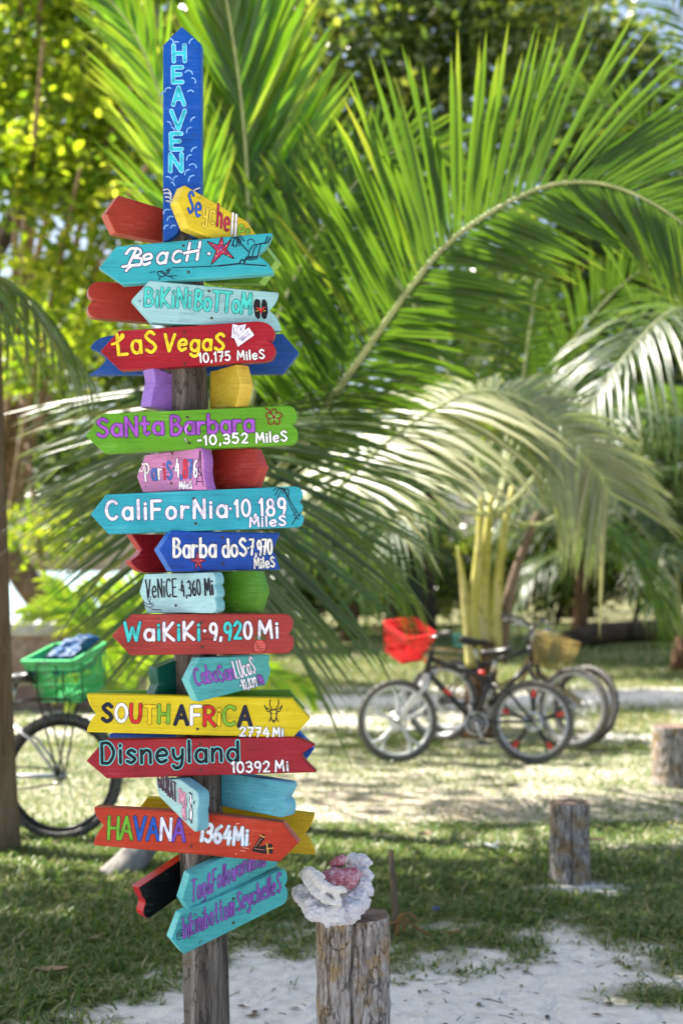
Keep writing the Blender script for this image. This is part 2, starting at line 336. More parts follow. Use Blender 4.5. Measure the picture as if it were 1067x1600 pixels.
# twigs, seeds and leaf crumbs lying about
lb = MB(); M_LITTER = basic("leaf_litter_brown", (.10, .065, .038), .8, 0, .6, 40)
r = np.random.default_rng(12)
for i in range(900):
    Y = 4.4 + 8 * r.random() ** 1.6; X = r.uniform(-.3, .3) * Y * 1.05; z = float(gheight(np.array([X]), np.array([Y]))[0])
    a = r.uniform(0, 6.3); L = r.uniform(.008, .028) * (2 if r.random() < .15 else 1); d = Vector((math.cos(a), math.sin(a), 0))
    if r.random() < .5:
        lb.tube([Vector((X, Y, z + .003)), Vector((X, Y, z + .006)) + d * L, Vector((X, Y, z + .004)) + d * L * 2 + Vector((0, .004, 0))], .0016, 4)
    else:
        s = Vector((-d.y, d.x, 0)) * L * .4; c = Vector((X, Y, z + .006))
        lb.add([tuple(c - d * L), tuple(c + s + Vector((0, 0, .004))), tuple(c + d * L), tuple(c - s)], [(0, 1, 2), (0, 2, 3)])
solo(lb, "leaf_litter", M_LITTER, (0, 0, 0), kind="stuff")
# ------------------------------------------------------------------ palm fronds
def frond(ctrl, L, nl=60, hint=(0, -1, .3), t0=.2, phi=(75, 28), lift=.15, droop=.35, r0=.022, wid=.034, tint=.4, sides=(1, 1), seed=0, fan=(.55, 1, .35), ybias=.25, world=False):
    r = random.Random(seed * 131 + 5)
    P = [Vector(c) if world else at(*c) for c in ctrl]; S = [Vector(x) for x in catmull([tuple(p) for p in P], 14)]; k = len(S)
    seg = [0.0]
    for i in range(1, k): seg.append(seg[-1] + (S[i] - S[i - 1]).length)
    tot = seg[-1]; H = Vector(hint).normalized()
    def ev(t):
        d = t * tot; i = max(1, min(k - 1, int(np.searchsorted(seg, d))))
        u = (d - seg[i - 1]) / max(1e-9, seg[i] - seg[i - 1]); p = S[i - 1].lerp(S[i], u)
        a = S[max(0, i - 2)]; b = S[min(k - 1, i + 1)]; return p, (b - a).normalized()
    leaf = MB()
    rib = MB(); rib.tube(S, [r0 * (1 - .86 * (s / tot) ** .8) for s in seg], 6, t=.6)
    for sgn, on in ((1, sides[0]), (-1, sides[1])):
        if not on: continue
        for j in range(nl):
            t = t0 + (1 - t0) * (j + r.uniform(.25, .75)) / nl; p, T = ev(min(t, .999))
            Sd = T.cross(H); Sd = Sd.normalized() if Sd.length > .05 else T.orthogonal().normalized()
            Nn = Sd.cross(T).normalized(); u = (t - t0) / (1 - t0)
            prof = fan[0] + (fan[1] - fan[0]) * min(1, u / .35) if u < .35 else fan[1] + (fan[2] - fan[1]) * (u - .35) / .65
            ph = R(phi[0] + (phi[1] - phi[0]) * u + r.gauss(0, 3.0)); LL = L * on * prof * r.uniform(.88, 1.08)
            D = (T * math.cos(ph) + Sd * sgn * math.sin(ph) + Nn * (lift + r.gauss(0, .07))).normalized()
            W = D.cross(Nn).normalized(); wd = wid * r.uniform(.8, 1.15) * (.65 + .35 * prof); dr = droop * r.uniform(.5, 1.6) + (r.uniform(.15, .45) if r.random() < .05 else 0)
            if r.random() < .03: continue
            vs = []; tl = min(1, max(.02, tint + r.gauss(0, .10) + (.25 if r.random() < .05 else 0)))
            for q, wf in ((0, .35), (.22, 1), (.5, .95), (.78, .62)):
                c = p + D * LL * q + Vector((0, 0, -1)) * dr * LL * q * q * q ** .3
                vs += [c - W * wd * wf * .5 + Nn * wd * wf * .22, c, c + W * wd * wf * .5 + Nn * wd * wf * .22]
            vs.append(p + D * LL + Vector((0, 0, -1)) * dr * LL)
            fs = []
            for q in range(3):
                b = q * 3; fs += [(b, b + 1, b + 4, b + 3), (b + 1, b + 2, b + 5, b + 4)]
            fs += [(9, 10, 12), (10, 11, 12)]
            tt = [tl + ybias * (q / 4) ** 2 for q in (0, 0, 0, 1, 1, 1, 2, 2, 2, 3, 3, 3, 4)]
            leaf.add([tuple(v) for v in vs], fs, 0, [min(1, x) for x in tt])
    return leaf, rib
def add_frond(root, *a, mat=None, **kw):
    leaf, rib = frond(*a, **kw)
    f = part(leaf, "frond", mat or M_FROND, root); part(rib, "midrib", M_RACHIS, f); return f
def auto_frond(root, base, az, el, length, L, seed, bend=1.1, mat=None, tint=.3, nl=46, **kw):
    b = Vector(base); pts = []; p = b.copy(); e = R(el)
    for i in range(7):
        pts.append(tuple(p)); p = p + Vector((math.cos(R(az)) * math.cos(e), math.sin(R(az)) * math.cos(e), math.sin(e))) * length / 6; e -= bend * (.6 + .25 * i) / 6
    return add_frond(root, pts, L, nl=nl, hint=(0, 0, 1), world=True, seed=seed, mat=mat, tint=tint, **kw)
def palm_trunk(root, pts, r0, r1, mat, n=18):
    mb = MB(); S = catmull(pts, 12); k = len(S); m = len(S)
    rad = [(r0 + (r1 - r0) * i / (m - 1)) * (1 + .05 * (i % 3 == 0)) * (1.25 if i < 3 else 1) for i in range(m)]
    mb.tube(S, rad, n); return part(mb, "trunk", mat, root)

# the palm just behind the signs
p2 = thing("coconut_palm", gnd(360, 1287), "coconut palm close behind the signpost with long arching fronds on all sides", "palm tree", "coconut palms")
c2 = at(370, 800, 8.5)
palm_trunk(p2, [tuple(gnd(360, 1287) - Vector((0, 0, .05))), tuple(at(362, 1050, 8.5)), tuple(c2)], .13, .09, M_PALMTRUNK)
b2 = (370, 790, 8.5)
add_frond(p2, [b2, (430, 742, 8.3), (505, 640, 8.0), (570, 550, 7.8), (640, 450, 7.6), (705, 375, 7.5), (790, 318, 7.4), (870, 287, 7.35), (960, 292, 7.3), (1060, 345, 7.3), (1150, 440, 7.4)], 1.2, nl=122, hint=(.1, -.9, -.28), t0=.13, phi=(66, 40), lift=.05, droop=.10, r0=.030, tint=.20, seed=1, fan=(.55, 1, .6), ybias=.42, sides=(.60, 1.0), wid=.036)
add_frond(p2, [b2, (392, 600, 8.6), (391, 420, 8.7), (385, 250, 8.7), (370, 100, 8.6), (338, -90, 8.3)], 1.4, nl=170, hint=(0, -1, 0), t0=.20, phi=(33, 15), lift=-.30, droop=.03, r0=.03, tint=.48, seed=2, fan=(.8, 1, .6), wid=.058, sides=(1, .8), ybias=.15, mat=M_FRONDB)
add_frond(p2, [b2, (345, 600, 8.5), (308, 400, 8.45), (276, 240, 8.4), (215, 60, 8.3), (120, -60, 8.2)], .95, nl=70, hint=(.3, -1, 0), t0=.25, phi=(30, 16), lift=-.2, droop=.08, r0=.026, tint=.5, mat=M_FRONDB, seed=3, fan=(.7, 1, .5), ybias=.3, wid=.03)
add_frond(p2, [b2, (366, 705, 8.35), (364, 660, 8.0), (372, 660, 7.55), (378, 720, 7.2), (374, 810, 7.0), (366, 900, 6.95)], 1.34, nl=84, hint=(0, -1, .35), t0=.25, phi=(92, 46), lift=-.05, droop=.13, r0=.026, tint=.30, seed=4, fan=(.85, 1, .6), mat=M_FRONDG, ybias=.25, wid=.03)
add_frond(p2, [b2, (330, 690, 8.4), (300, 610, 8.2), (278, 600, 8.0), (262, 650, 7.9), (255, 730, 7.8), (255, 800, 7.8)], 1.12, nl=66, hint=(-.4, -.8, .5), t0=.36, phi=(94, 70), lift=.05, droop=.12, r0=.022, tint=.36, seed=5, mat=M_FRONDG, fan=(.9, 1, .55), sides=(1, 0), wid=.03)
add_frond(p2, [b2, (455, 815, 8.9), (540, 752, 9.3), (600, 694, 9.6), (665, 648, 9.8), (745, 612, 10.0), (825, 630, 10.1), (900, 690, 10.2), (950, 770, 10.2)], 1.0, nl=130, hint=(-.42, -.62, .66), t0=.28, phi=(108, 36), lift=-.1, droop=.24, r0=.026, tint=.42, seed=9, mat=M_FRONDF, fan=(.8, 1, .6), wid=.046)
add_frond(p2, [b2, (400, 800, 8.9), (470, 800, 9.3), (560, 850, 9.6), (640, 930, 9.7)], .75, nl=50, hint=(0, -.3, 1), t0=.2, phi=(66, 34), lift=0, droop=.45, tint=.25, seed=7)
add_frond(p2, [b2, (385, 660, 8.5), (440, 480, 8.5), (520, 330, 8.6), (610, 240, 8.7), (700, 230, 8.7)], .85, nl=70, hint=(0, -1, -.2), t0=.25, phi=(60, 34), lift=.1, droop=.15, tint=.28, seed=8)

# the palm the bicycles lean on
base1 = gnd(748, 1150)
p1 = thing("coconut_palm", base1, "young coconut palm with fat yellow leaf bases that two bicycles lean on", "palm tree", "coconut palms")
Y1 = base1.y
palm_trunk(p1, [tuple(base1 - Vector((0, 0, .05))), tuple(at(750, 1100, Y1)), tuple(at(752, 1035, Y1)), tuple(at(756, 1000, Y1))], .165, .13, M_PALMTRUNK)
for k, (pts, ra) in enumerate(((((741, 1042), (733, 985), (723, 910), (714, 852)), (.085, .06, .034, .007)), (((760, 1045), (752, 975), (757, 880), (768, 770)), (.10, .085, .055, .026)),
                               (((778, 1036), (787, 975), (806, 890), (840, 800)), (.09, .065, .042, .03)), (((752, 1040), (742, 950), (748, 850), (752, 770)), (.085, .06, .036, .022)), (((770, 1036), (773, 950), (783, 860), (800, 760)), (.09, .065, .04, .024)))):
    S = catmull([tuple(at(x, y, Y1 - .06 + .05 * (k % 3))) for x, y in pts], 6); m_ = len(S)
    mb = MB(); mb.tube(S, list(np.interp(np.linspace(0, 1, m_), np.linspace(0, 1, 4), ra)), 10); part(mb, "leaf_base", M_PETIOLE if k != 2 else M_STICK, p1)
cb = (770, 805, Y1)
def px1(*a, **k): return add_frond(p1, *a, **k)
px1([cb, (790, 740, Y1 + .2), (815, 600, Y1 + .4), (832, 480, Y1 + .5), (850, 380, Y1 + .6)], .85, nl=50, hint=(0, 1, .3), t0=.35, phi=(70, 34), droop=.7, tint=.3, seed=12, r0=.028)
px1([cb, (815, 770, Y1 - .2), (900, 668, Y1 - .4), (1000, 640, Y1 - .6), (1110, 690, Y1 - .7)], .95, nl=60, hint=(0, -.4, 1), t0=.25, phi=(70, 34), droop=.6, tint=.3, seed=13, r0=.028, mat=M_FRONDG)
px1([cb, (705, 760, Y1 + .5), (620, 720, Y1 + .9), (530, 770, Y1 + 1.1), (480, 850, Y1 + 1.2)], .9, nl=60, hint=(0, -.3, 1), t0=.25, phi=(70, 34), droop=.6, tint=.22, seed=14)
px1([cb, (835, 820, Y1), (900, 798, Y1), (985, 850, Y1), (1040, 950, Y1)], .75, nl=50, hint=(0, -.3, 1), t0=.3, phi=(70, 34), droop=.6, tint=.25, seed=15)
px1([cb, (745, 720, Y1 + .4), (690, 560, Y1 + .8), (620, 440, Y1 + 1.2), (540, 370, Y1 + 1.5)], .95, nl=60, hint=(.1, -1, -.2), t0=.3, phi=(62, 34), droop=.3, tint=.25, seed=16)
px1([cb, (810, 700, Y1 + .6), (890, 540, Y1 + 1.2), (990, 430, Y1 + 1.6), (1100, 390, Y1 + 2)], .95, nl=60, hint=(.1, -1, -.2), t0=.3, phi=(62, 34), droop=.3, tint=.22, seed=17)
px1([cb, (790, 700, Y1 + .9), (790, 520, Y1 + 1.5), (770, 380, Y1 + 2), (740, 280, Y1 + 2.4)], .95, nl=60, hint=(.1, -1, -.2), t0=.3, phi=(62, 34), droop=.3, tint=.22, seed=18)
px1([cb, (720, 800, Y1 - .3), (650, 790, Y1 - .6), (590, 850, Y1 - .9), (560, 930, Y1 - 1)], .7, nl=50, hint=(0, -.3, 1), t0=.3, phi=(70, 34), droop=.5, tint=.25, seed=19)

# palm beyond the left frame edge
l3 = Vector((-2.35, 6.2, 0))
p3 = thing("coconut_palm", l3, "palm at the left edge whose greyish frond hangs beside the tall trunk", "palm tree", "coconut palms")
c3 = at(-260, 560, 6.4); palm_trunk(p3, [tuple(l3), tuple((l3 + c3) / 2 + Vector((.05, 0, 0))), tuple(c3)], .13, .09, M_PALMTRUNK)
add_frond(p3, [(-260, 560, 6.4), (-150, 440, 6.8), (-20, 425, 7.2), (70, 490, 7.5), (140, 590, 7.7)], .55, nl=34, hint=(.2, -.4, 1), t0=.25, phi=(66, 40), lift=-.05, droop=.75, wid=.05, tint=.35, seed=31, mat=M_FRONDG)
auto_frond(p3, c3, 130, 40, 2.6, .6, 32); auto_frond(p3, c3, 210, 45, 2.6, .6, 33)

# right-hand palms
l5 = Vector((3.85, 13, 0)); c5 = at(1210, 720, 13)
p5 = thing("coconut_palm", l5, "palm at the right edge with bluish fronds reaching in from outside the picture", "palm tree", "coconut palms")
palm_trunk(p5, [tuple(l5), tuple((l5 + c5) / 2), tuple(c5)], .16, .11, M_PALMTRUNK)
add_frond(p5, [tuple(c5), tuple(at(1150, 560, 12.6)), tuple(at(1067, 482, 12.2)), tuple(at(985, 545, 11.9)), tuple(at(915, 650, 11.8)), tuple(at(880, 740, 11.8))], 1.1, nl=80, hint=(-.2, -.5, 1), world=True, t0=.2, phi=(70, 34), droop=.5, tint=.35, seed=51, mat=M_FRONDG)
add_frond(p5, [tuple(c5), tuple(at(1140, 670, 12.8)), tuple(at(1060, 650, 12.6)), tuple(at(970, 668, 12.5)), tuple(at(895, 740, 12.4))], .95, nl=70, hint=(0, -.4, 1), world=True, t0=.2, phi=(70, 34), droop=.6, tint=.33, seed=52, mat=M_FRONDG)
add_frond(p5, [tuple(c5), tuple(at(1170, 500, 13.5)), tuple(at(1100, 330, 14)), tuple(at(1000, 200, 14.3)), tuple(at(880, 130, 14.5))], 1.0, nl=70, hint=(.1, -1, -.2), world=True, t0=.2, phi=(62, 34), droop=.3, tint=.3, seed=53)
add_frond(p5, [tuple(c5), tuple(at(1180, 400, 13.2)), tuple(at(1130, 180, 13.4)), tuple(at(1060, 20, 13.6)), tuple(at(980, -60, 13.8))], 1.0, nl=70, hint=(.1, -1, -.2), world=True, t0=.2, phi=(62, 34), droop=.3, tint=.3, seed=54)
auto_frond(p5, c5, 100, 35, 3.6, .9, 55); auto_frond(p5, c5, 20, 40, 3.6, .9, 56)
b4 = gnd(1066, 1048)
p4 = thing("coconut_palm", b4, "small palm with yellow leaf stalks on the far right behind the sand path", "palm tree", "coconut palms")
mb = MB(); mb.tube([tuple(b4 - Vector((0, 0, .05))), tuple(b4 + Vector((.02, 0, .5)))], [.2, .14], 12); part(mb, "trunk", M_PALMTRUNK, p4)
cc4 = b4 + Vector((0, 0, .45))
for k, (az, el, ln) in enumerate(((170, 68, 4.2), (205, 58, 4.0), (250, 62, 3.8), (300, 60, 3.6), (120, 66, 4.0), (60, 62, 3.8), (10, 64, 4), (190, 80, 4.4), (345, 72, 4.2))):
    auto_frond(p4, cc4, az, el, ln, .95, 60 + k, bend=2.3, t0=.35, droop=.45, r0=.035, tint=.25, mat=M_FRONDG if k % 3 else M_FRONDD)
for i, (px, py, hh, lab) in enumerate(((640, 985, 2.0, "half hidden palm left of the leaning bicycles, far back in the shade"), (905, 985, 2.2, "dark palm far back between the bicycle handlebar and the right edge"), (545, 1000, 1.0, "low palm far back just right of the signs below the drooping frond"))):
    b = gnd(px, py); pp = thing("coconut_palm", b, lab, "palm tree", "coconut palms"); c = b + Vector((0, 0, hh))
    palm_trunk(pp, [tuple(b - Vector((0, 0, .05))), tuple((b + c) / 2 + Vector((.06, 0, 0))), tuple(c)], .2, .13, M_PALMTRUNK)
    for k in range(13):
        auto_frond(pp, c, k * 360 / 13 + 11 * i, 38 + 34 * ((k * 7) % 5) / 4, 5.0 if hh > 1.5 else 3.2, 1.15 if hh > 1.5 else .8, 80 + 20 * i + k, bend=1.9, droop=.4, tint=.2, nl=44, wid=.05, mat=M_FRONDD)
# young palm behind the green basket
bs = gnd(232, 1128)
ps = thing("young_palm", bs, "sunlit yellow green palm seedling behind the green basket and the red board", "plant")
for k, pts in enumerate((((232, 1128), (205, 1010), (150, 962), (85, 948), (40, 958)), ((232, 1128), (200, 1040), (140, 975), (100, 930), (72, 905)), ((232, 1128), (225, 1010), (200, 945), (160, 915), (130, 925)),
                         ((232, 1128), (215, 1030), (205, 950), (222, 900), (250, 880)), ((235, 1128), (262, 1020), (310, 970), (360, 960), (410, 1000)), ((232, 1128), (190, 1070), (140, 1050), (110, 1080)), ((232, 1128), (245, 1010), (262, 930), (300, 890)),
                         ((236, 1128), (300, 1062), (380, 1052), (460, 1068), (490, 1090)))):
    add_frond(ps, [(x, y, bs.y - .08 * k) for x, y in pts], .5, nl=26, hint=(.1, -.9, .1), t0=.25, phi=(50, 22), droop=.25, r0=.014, wid=.055, tint=.62, mat=M_FRONDB, seed=120 + k)
# ------------------------------------------------------------------ broadleaf trees and shrubs
def leaf_cloud(clusters, size, seed, up=.35):
    """clusters: (centre, (rx,ry,rz), n). Folded leaf-sized faces spread through a volume, in clumps."""
    r = np.random.default_rng(seed); C = []; Tn = []
    for (c, rad, n) in clusters:
        ncl = max(4, n // 26); d = r.normal(size=(ncl, 3)); d /= np.linalg.norm(d, axis=1)[:, None]
        cc = np.array(c) + d * (r.random((ncl, 1)) ** .42) * np.array(rad)
        ctint = r.normal(.42, .27, ncl); k = r.integers(0, ncl, n)
        C.append(cc[k] + r.normal(size=(n, 3)) * size * 1.9 * np.array([1, 1, .6])); Tn.append(ctint[k] + r.normal(0, .14, n))
    C = np.concatenate(C); Tn = np.clip(np.concatenate(Tn), .02, 1); n = len(C)
    nr = r.normal(size=(n, 3)) + np.array([0, 0, up * 3]); nr /= np.linalg.norm(nr, axis=1)[:, None]
    a = np.cross(nr, r.normal(size=(n, 3))); a /= np.linalg.norm(a, axis=1)[:, None] + 1e-9; b = np.cross(nr, a)
    s = (size * r.uniform(.6, 1.35, n))[:, None]
    V = np.stack([C - a * s * .5, C - a * s * .12 + b * s * .3 + nr * s * .1, C + a * s * .25 + b * s * .26 + nr * s * .1, C + a * s * .55, C + a * s * .25 - b * s * .26 + nr * s * .1, C - a * s * .12 - b * s * .3 + nr * s * .1], 1).reshape(-1, 3)
    o = np.arange(n)[:, None] * 6
    return V, np.c_[o, o + 1, o + 2, o + 3], np.c_[o, o + 3, o + 4, o + 5], np.repeat(Tn, 6)
def tree(name, base, trunk, tr, clusters, size, leaf, bark, label, cat, seed, group=None, limbs=True, up=.35):
    root = thing(name, base, label, cat, group); mb = MB(); S = catmull(trunk, 8)
    mb.tube(S, list(np.interp(np.linspace(0, 1, len(S)), [0, .12, 1], [tr * 1.25, tr, tr * .45])), 14); tk = part(mb, "trunk", bark, root)
    if limbs:
        top = Vector(S[-1]); rr = random.Random(seed)
        for c, rad, n in clusters:
            st = Vector(S[int(len(S) * rr.uniform(.55, .95))]); c = Vector(c)
            q = MB(); mid = st.lerp(c, .5) + Vector((rr.uniform(-.2, .2), rr.uniform(-.2, .2), rr.uniform(.0, .3)))
            q.tube(catmull([tuple(st), tuple(mid), tuple(c), tuple(c + (c - mid) * .5)], 6), list(np.linspace(tr * .26, tr * .05, 19)), 7); part(q, "limb", bark, root)
    V, Q1, Q2, T = leaf_cloud(clusters, size, seed, up); cb_ = MB(); cb_.v = [V]; cb_.n = len(V); cb_.t = [T]; cb_.f = Q1.tolist() + Q2.tolist(); cb_.m = [0] * len(cb_.f)
    part(cb_, "crown", leaf, root, smooth=False); return root
def cl(px, py, Y, rx, rz, n, ry=None):
    s = Y / F; return (tuple(at(px, py, Y)), (rx * s, (ry or rx * s * .8), rz * s), n)

# the trunk at the left frame edge; its crown stands over the signs and shades the foreground
bT = gnd(-4, 1330)
tree("shade_tree", bT, [tuple(bT - Vector((0, 0, .1))), tuple(at(-12, 1000, bT.y)), tuple(at(-22, 560, bT.y)), tuple(at(-32, 200, bT.y)), (-2.15, 7.3, 5.4), (-2.7, 6.6, 6.6)], .108,
     [((-3.9, 6.9, 6.9), (1.7, 1.7, .9), 2600), ((-4.6, 5.6, 7.4), (1.9, 1.9, 1.0), 2900), ((-3.2, 5.2, 7.3), (1.6, 1.6, .8), 2300), ((-5.6, 7.4, 7.2), (1.6, 1.6, .8), 2000), ((-2.9, 6.6, 7.6), (1.4, 1.5, .7), 1700), ((-4.0, 8.1, 7.0), (1.3, .75, .7), 1300), ((-4.2, 4.2, 7.2), (1.5, 1.3, .8), 1500), ((-5.4, 12.2, 7.9), (1.5, 1.3, .6), 260), ((-4.9, 15.2, 8.6), (1.2, 1.5, .6), 620)],  # last two clusters, out of view, added to dapple the ground by the bicycles
     .19, M_LEAF_LIME, M_BARK, "tall brown trunk cut by the left edge of the picture in front of the bicycle", "tree", 5)
# leafy trees on the left, sunlit
tree("leafy_tree", gnd(150, 1010), [tuple(gnd(150, 1010)), tuple(at(75, 945, 28)), tuple(at(32, 893, 28)), tuple(at(8, 840, 28)), tuple(at(-10, 700, 28)), tuple(at(30, 450, 27))], .33,
     [cl(60, 60, 19, 160, 110, 1600, .7), cl(170, 150, 18.5, 130, 100, 1200, .7), cl(50, 270, 18, 120, 50, 1500, .6), cl(150, 260, 19, 110, 60, 1000, .6), cl(30, 160, 20, 130, 70, 1000, .7), cl(180, 340, 18, 90, 60, 600, .6), cl(-80, 200, 19, 110, 220, 1500, .7), cl(110, -60, 19, 200, 90, 1600, .8), cl(60, 840, 24, 110, 45, 800), cl(130, 480, 20, 110, 50, 700, .7), cl(40, 560, 22, 90, 70, 700, .7), cl(90, 430, 19, 120, 40, 500, .6), cl(230, -170, 20, 170, 80, 2600), cl(90, -190, 20.5, 170, 80, 2400)],  # last two clusters, above the frame, added to shade the sand path
     .15, M_LEAF_LIME, M_BARK, "leaning tree at the far left with sunlit yellow green leaves by the water", "tree", 6)
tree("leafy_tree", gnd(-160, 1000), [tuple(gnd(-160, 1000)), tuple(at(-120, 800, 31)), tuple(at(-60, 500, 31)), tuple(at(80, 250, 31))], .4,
     [cl(200, 560, 28, 150, 80, 1700), cl(50, 670, 30, 160, 100, 2000), cl(160, 760, 29, 130, 70, 1300), cl(240, 430, 30, 80, 110, 900), cl(50, 120, 31, 150, 60, 1500), cl(190, 110, 31, 130, 70, 1700), cl(120, 0, 31, 200, 60, 1700), cl(230, -120, 29, 200, 80, 2200), cl(60, -140, 29, 200, 80, 2000)],  # highest clusters added to shade the lawn behind the bicycles
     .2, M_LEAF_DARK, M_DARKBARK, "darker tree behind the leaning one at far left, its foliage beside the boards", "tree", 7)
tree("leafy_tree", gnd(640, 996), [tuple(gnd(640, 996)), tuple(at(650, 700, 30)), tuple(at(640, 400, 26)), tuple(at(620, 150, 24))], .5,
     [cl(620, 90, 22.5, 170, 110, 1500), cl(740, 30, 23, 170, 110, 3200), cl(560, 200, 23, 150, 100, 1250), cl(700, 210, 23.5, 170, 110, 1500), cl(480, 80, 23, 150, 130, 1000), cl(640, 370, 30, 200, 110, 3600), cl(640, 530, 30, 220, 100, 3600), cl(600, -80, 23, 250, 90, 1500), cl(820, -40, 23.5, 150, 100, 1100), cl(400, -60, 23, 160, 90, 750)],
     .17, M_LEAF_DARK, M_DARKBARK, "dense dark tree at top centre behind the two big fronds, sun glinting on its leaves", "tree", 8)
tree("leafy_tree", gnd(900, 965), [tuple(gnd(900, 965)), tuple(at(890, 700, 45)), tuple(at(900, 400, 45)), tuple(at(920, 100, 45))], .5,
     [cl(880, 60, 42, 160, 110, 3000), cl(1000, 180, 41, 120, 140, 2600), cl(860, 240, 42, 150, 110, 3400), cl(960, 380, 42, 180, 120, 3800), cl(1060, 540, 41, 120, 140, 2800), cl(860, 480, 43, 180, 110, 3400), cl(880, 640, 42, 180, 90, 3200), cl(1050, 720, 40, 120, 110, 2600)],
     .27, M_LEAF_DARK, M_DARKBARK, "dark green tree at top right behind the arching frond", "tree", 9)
tree("leafy_tree", gnd(395, 985), [tuple(gnd(395, 985)), tuple(at(400, 800, 36)), tuple(at(390, 500, 36)), tuple(at(380, 250, 36))], .4,
     [cl(330, 330, 33, 130, 160, 3000), cl(420, 520, 34, 150, 130, 3000), cl(300, 620, 33, 110, 110, 1800), cl(440, 700, 34, 150, 110, 2600), cl(330, 100, 34, 130, 140, 2000), cl(300, 230, 28, 110, 110, 2000), cl(430, 200, 27, 120, 110, 2000), cl(370, 60, 27, 130, 100, 2000)],  # last three clusters, mostly hidden by fronds, added to shade the back lawn
     .22, M_LEAF_DARK, M_DARKBARK, "tree hidden behind the signpost, its leaves showing between boards and fronds", "tree", 10)
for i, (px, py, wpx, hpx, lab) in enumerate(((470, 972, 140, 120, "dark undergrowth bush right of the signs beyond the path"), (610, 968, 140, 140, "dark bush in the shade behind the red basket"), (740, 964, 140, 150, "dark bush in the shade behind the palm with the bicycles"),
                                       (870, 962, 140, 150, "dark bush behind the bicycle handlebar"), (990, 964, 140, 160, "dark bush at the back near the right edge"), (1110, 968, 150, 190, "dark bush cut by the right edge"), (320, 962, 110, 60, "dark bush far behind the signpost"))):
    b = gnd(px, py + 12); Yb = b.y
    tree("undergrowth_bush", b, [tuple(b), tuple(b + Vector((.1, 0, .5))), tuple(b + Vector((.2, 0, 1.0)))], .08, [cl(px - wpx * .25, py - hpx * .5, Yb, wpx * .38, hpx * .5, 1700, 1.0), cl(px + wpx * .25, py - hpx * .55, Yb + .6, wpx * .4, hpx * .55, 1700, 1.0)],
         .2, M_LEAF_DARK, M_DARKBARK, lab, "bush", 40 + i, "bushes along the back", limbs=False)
for i, (px, py, h_, w_, lab) in enumerate(((808, 955, 3.5, .42, "thick dark tree trunk in the shade right of the yellow palm stalks"), (690, 962, 3.2, .18, "thin dark trunk in the shade left of the palm with bicycles"))):
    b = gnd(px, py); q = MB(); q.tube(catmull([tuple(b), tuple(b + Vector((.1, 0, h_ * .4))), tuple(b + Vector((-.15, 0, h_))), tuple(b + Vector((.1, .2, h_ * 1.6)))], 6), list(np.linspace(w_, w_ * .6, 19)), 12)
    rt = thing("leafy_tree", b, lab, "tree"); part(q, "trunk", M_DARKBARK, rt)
    V, Q1, Q2, T = leaf_cloud([(tuple(b + Vector((.1, .2, h_ * 1.7))), (2, 1.5, 1.2), 2200)], .22, 70 + i); k = MB(); k.v = [V]; k.n = len(V); k.t = [T]; k.f = Q1.tolist() + Q2.tolist(); k.m = [0] * len(k.f); part(k, "crown", M_LEAF_DARK, rt, smooth=False)

# low sea wall on the left
mw, t, p = newmat("rubble_stone"); vo = N(t, "ShaderNodeTexVoronoi", Scale=3.6); t.links.new(coords(t, (1, 1, 1.5)), vo.inputs[0])
n_ = N(t, "ShaderNodeTexNoise", Scale=12.0, Detail=6.0); t.links.new(coords(t), n_.inputs[0])
sep = N(t, "ShaderNodeSeparateColor"); t.links.new(vo.outputs["Color"], sep.inputs[0])
c1 = ramp(t, sep.outputs[0], [(0, (.20, .13, .11)), (.5, (.30, .22, .19)), (1, (.38, .31, .27))]); c2_ = ramp(t, n_.outputs[0], [(.3, (.55, .55, .55)), (.7, (1, 1, 1))])
mm = N(t, "ShaderNodeMix", data_type='RGBA', blend_type='MULTIPLY'); mm.inputs[0].default_value = 1; t.links.new(c1, mm.inputs[6]); t.links.new(c2_, mm.inputs[7]); t.links.new(mm.outputs[2], p.inputs["Base Color"]); p.inputs["Roughness"].default_value = .9
bump(t, p, vo.outputs["Distance"], .8, .05)
M_COPING = basic("coping_concrete", (.34, .33, .32), .85, 0, .3, 6, .01)
wl = thing("stone_wall", at(40, 1110, 15.4), "low rubble stone wall with a pale concrete top behind the green basket", "wall"); wl.location.z = 0
xa = at(-260, 1000, 15.4).x; xb = at(218, 1000, 15.4).x; zt = at(40, 976, 15.4).z
q = MB(); q.box(((xa + xb) / 2, 15.65, (zt - .12) / 2 - .05), (xb - xa, .5, zt - .12 + .1)); part(q, "masonry", mw, wl, smooth=False)
q = MB(); q.box(((xa + xb) / 2, 15.63, zt - .05), (xb - xa + .08, .66, .135)); o = part(q, "coping", M_COPING, wl, smooth=False); bv = o.modifiers.new("bevel", 'BEVEL'); bv.width = .02; bv.segments = 2
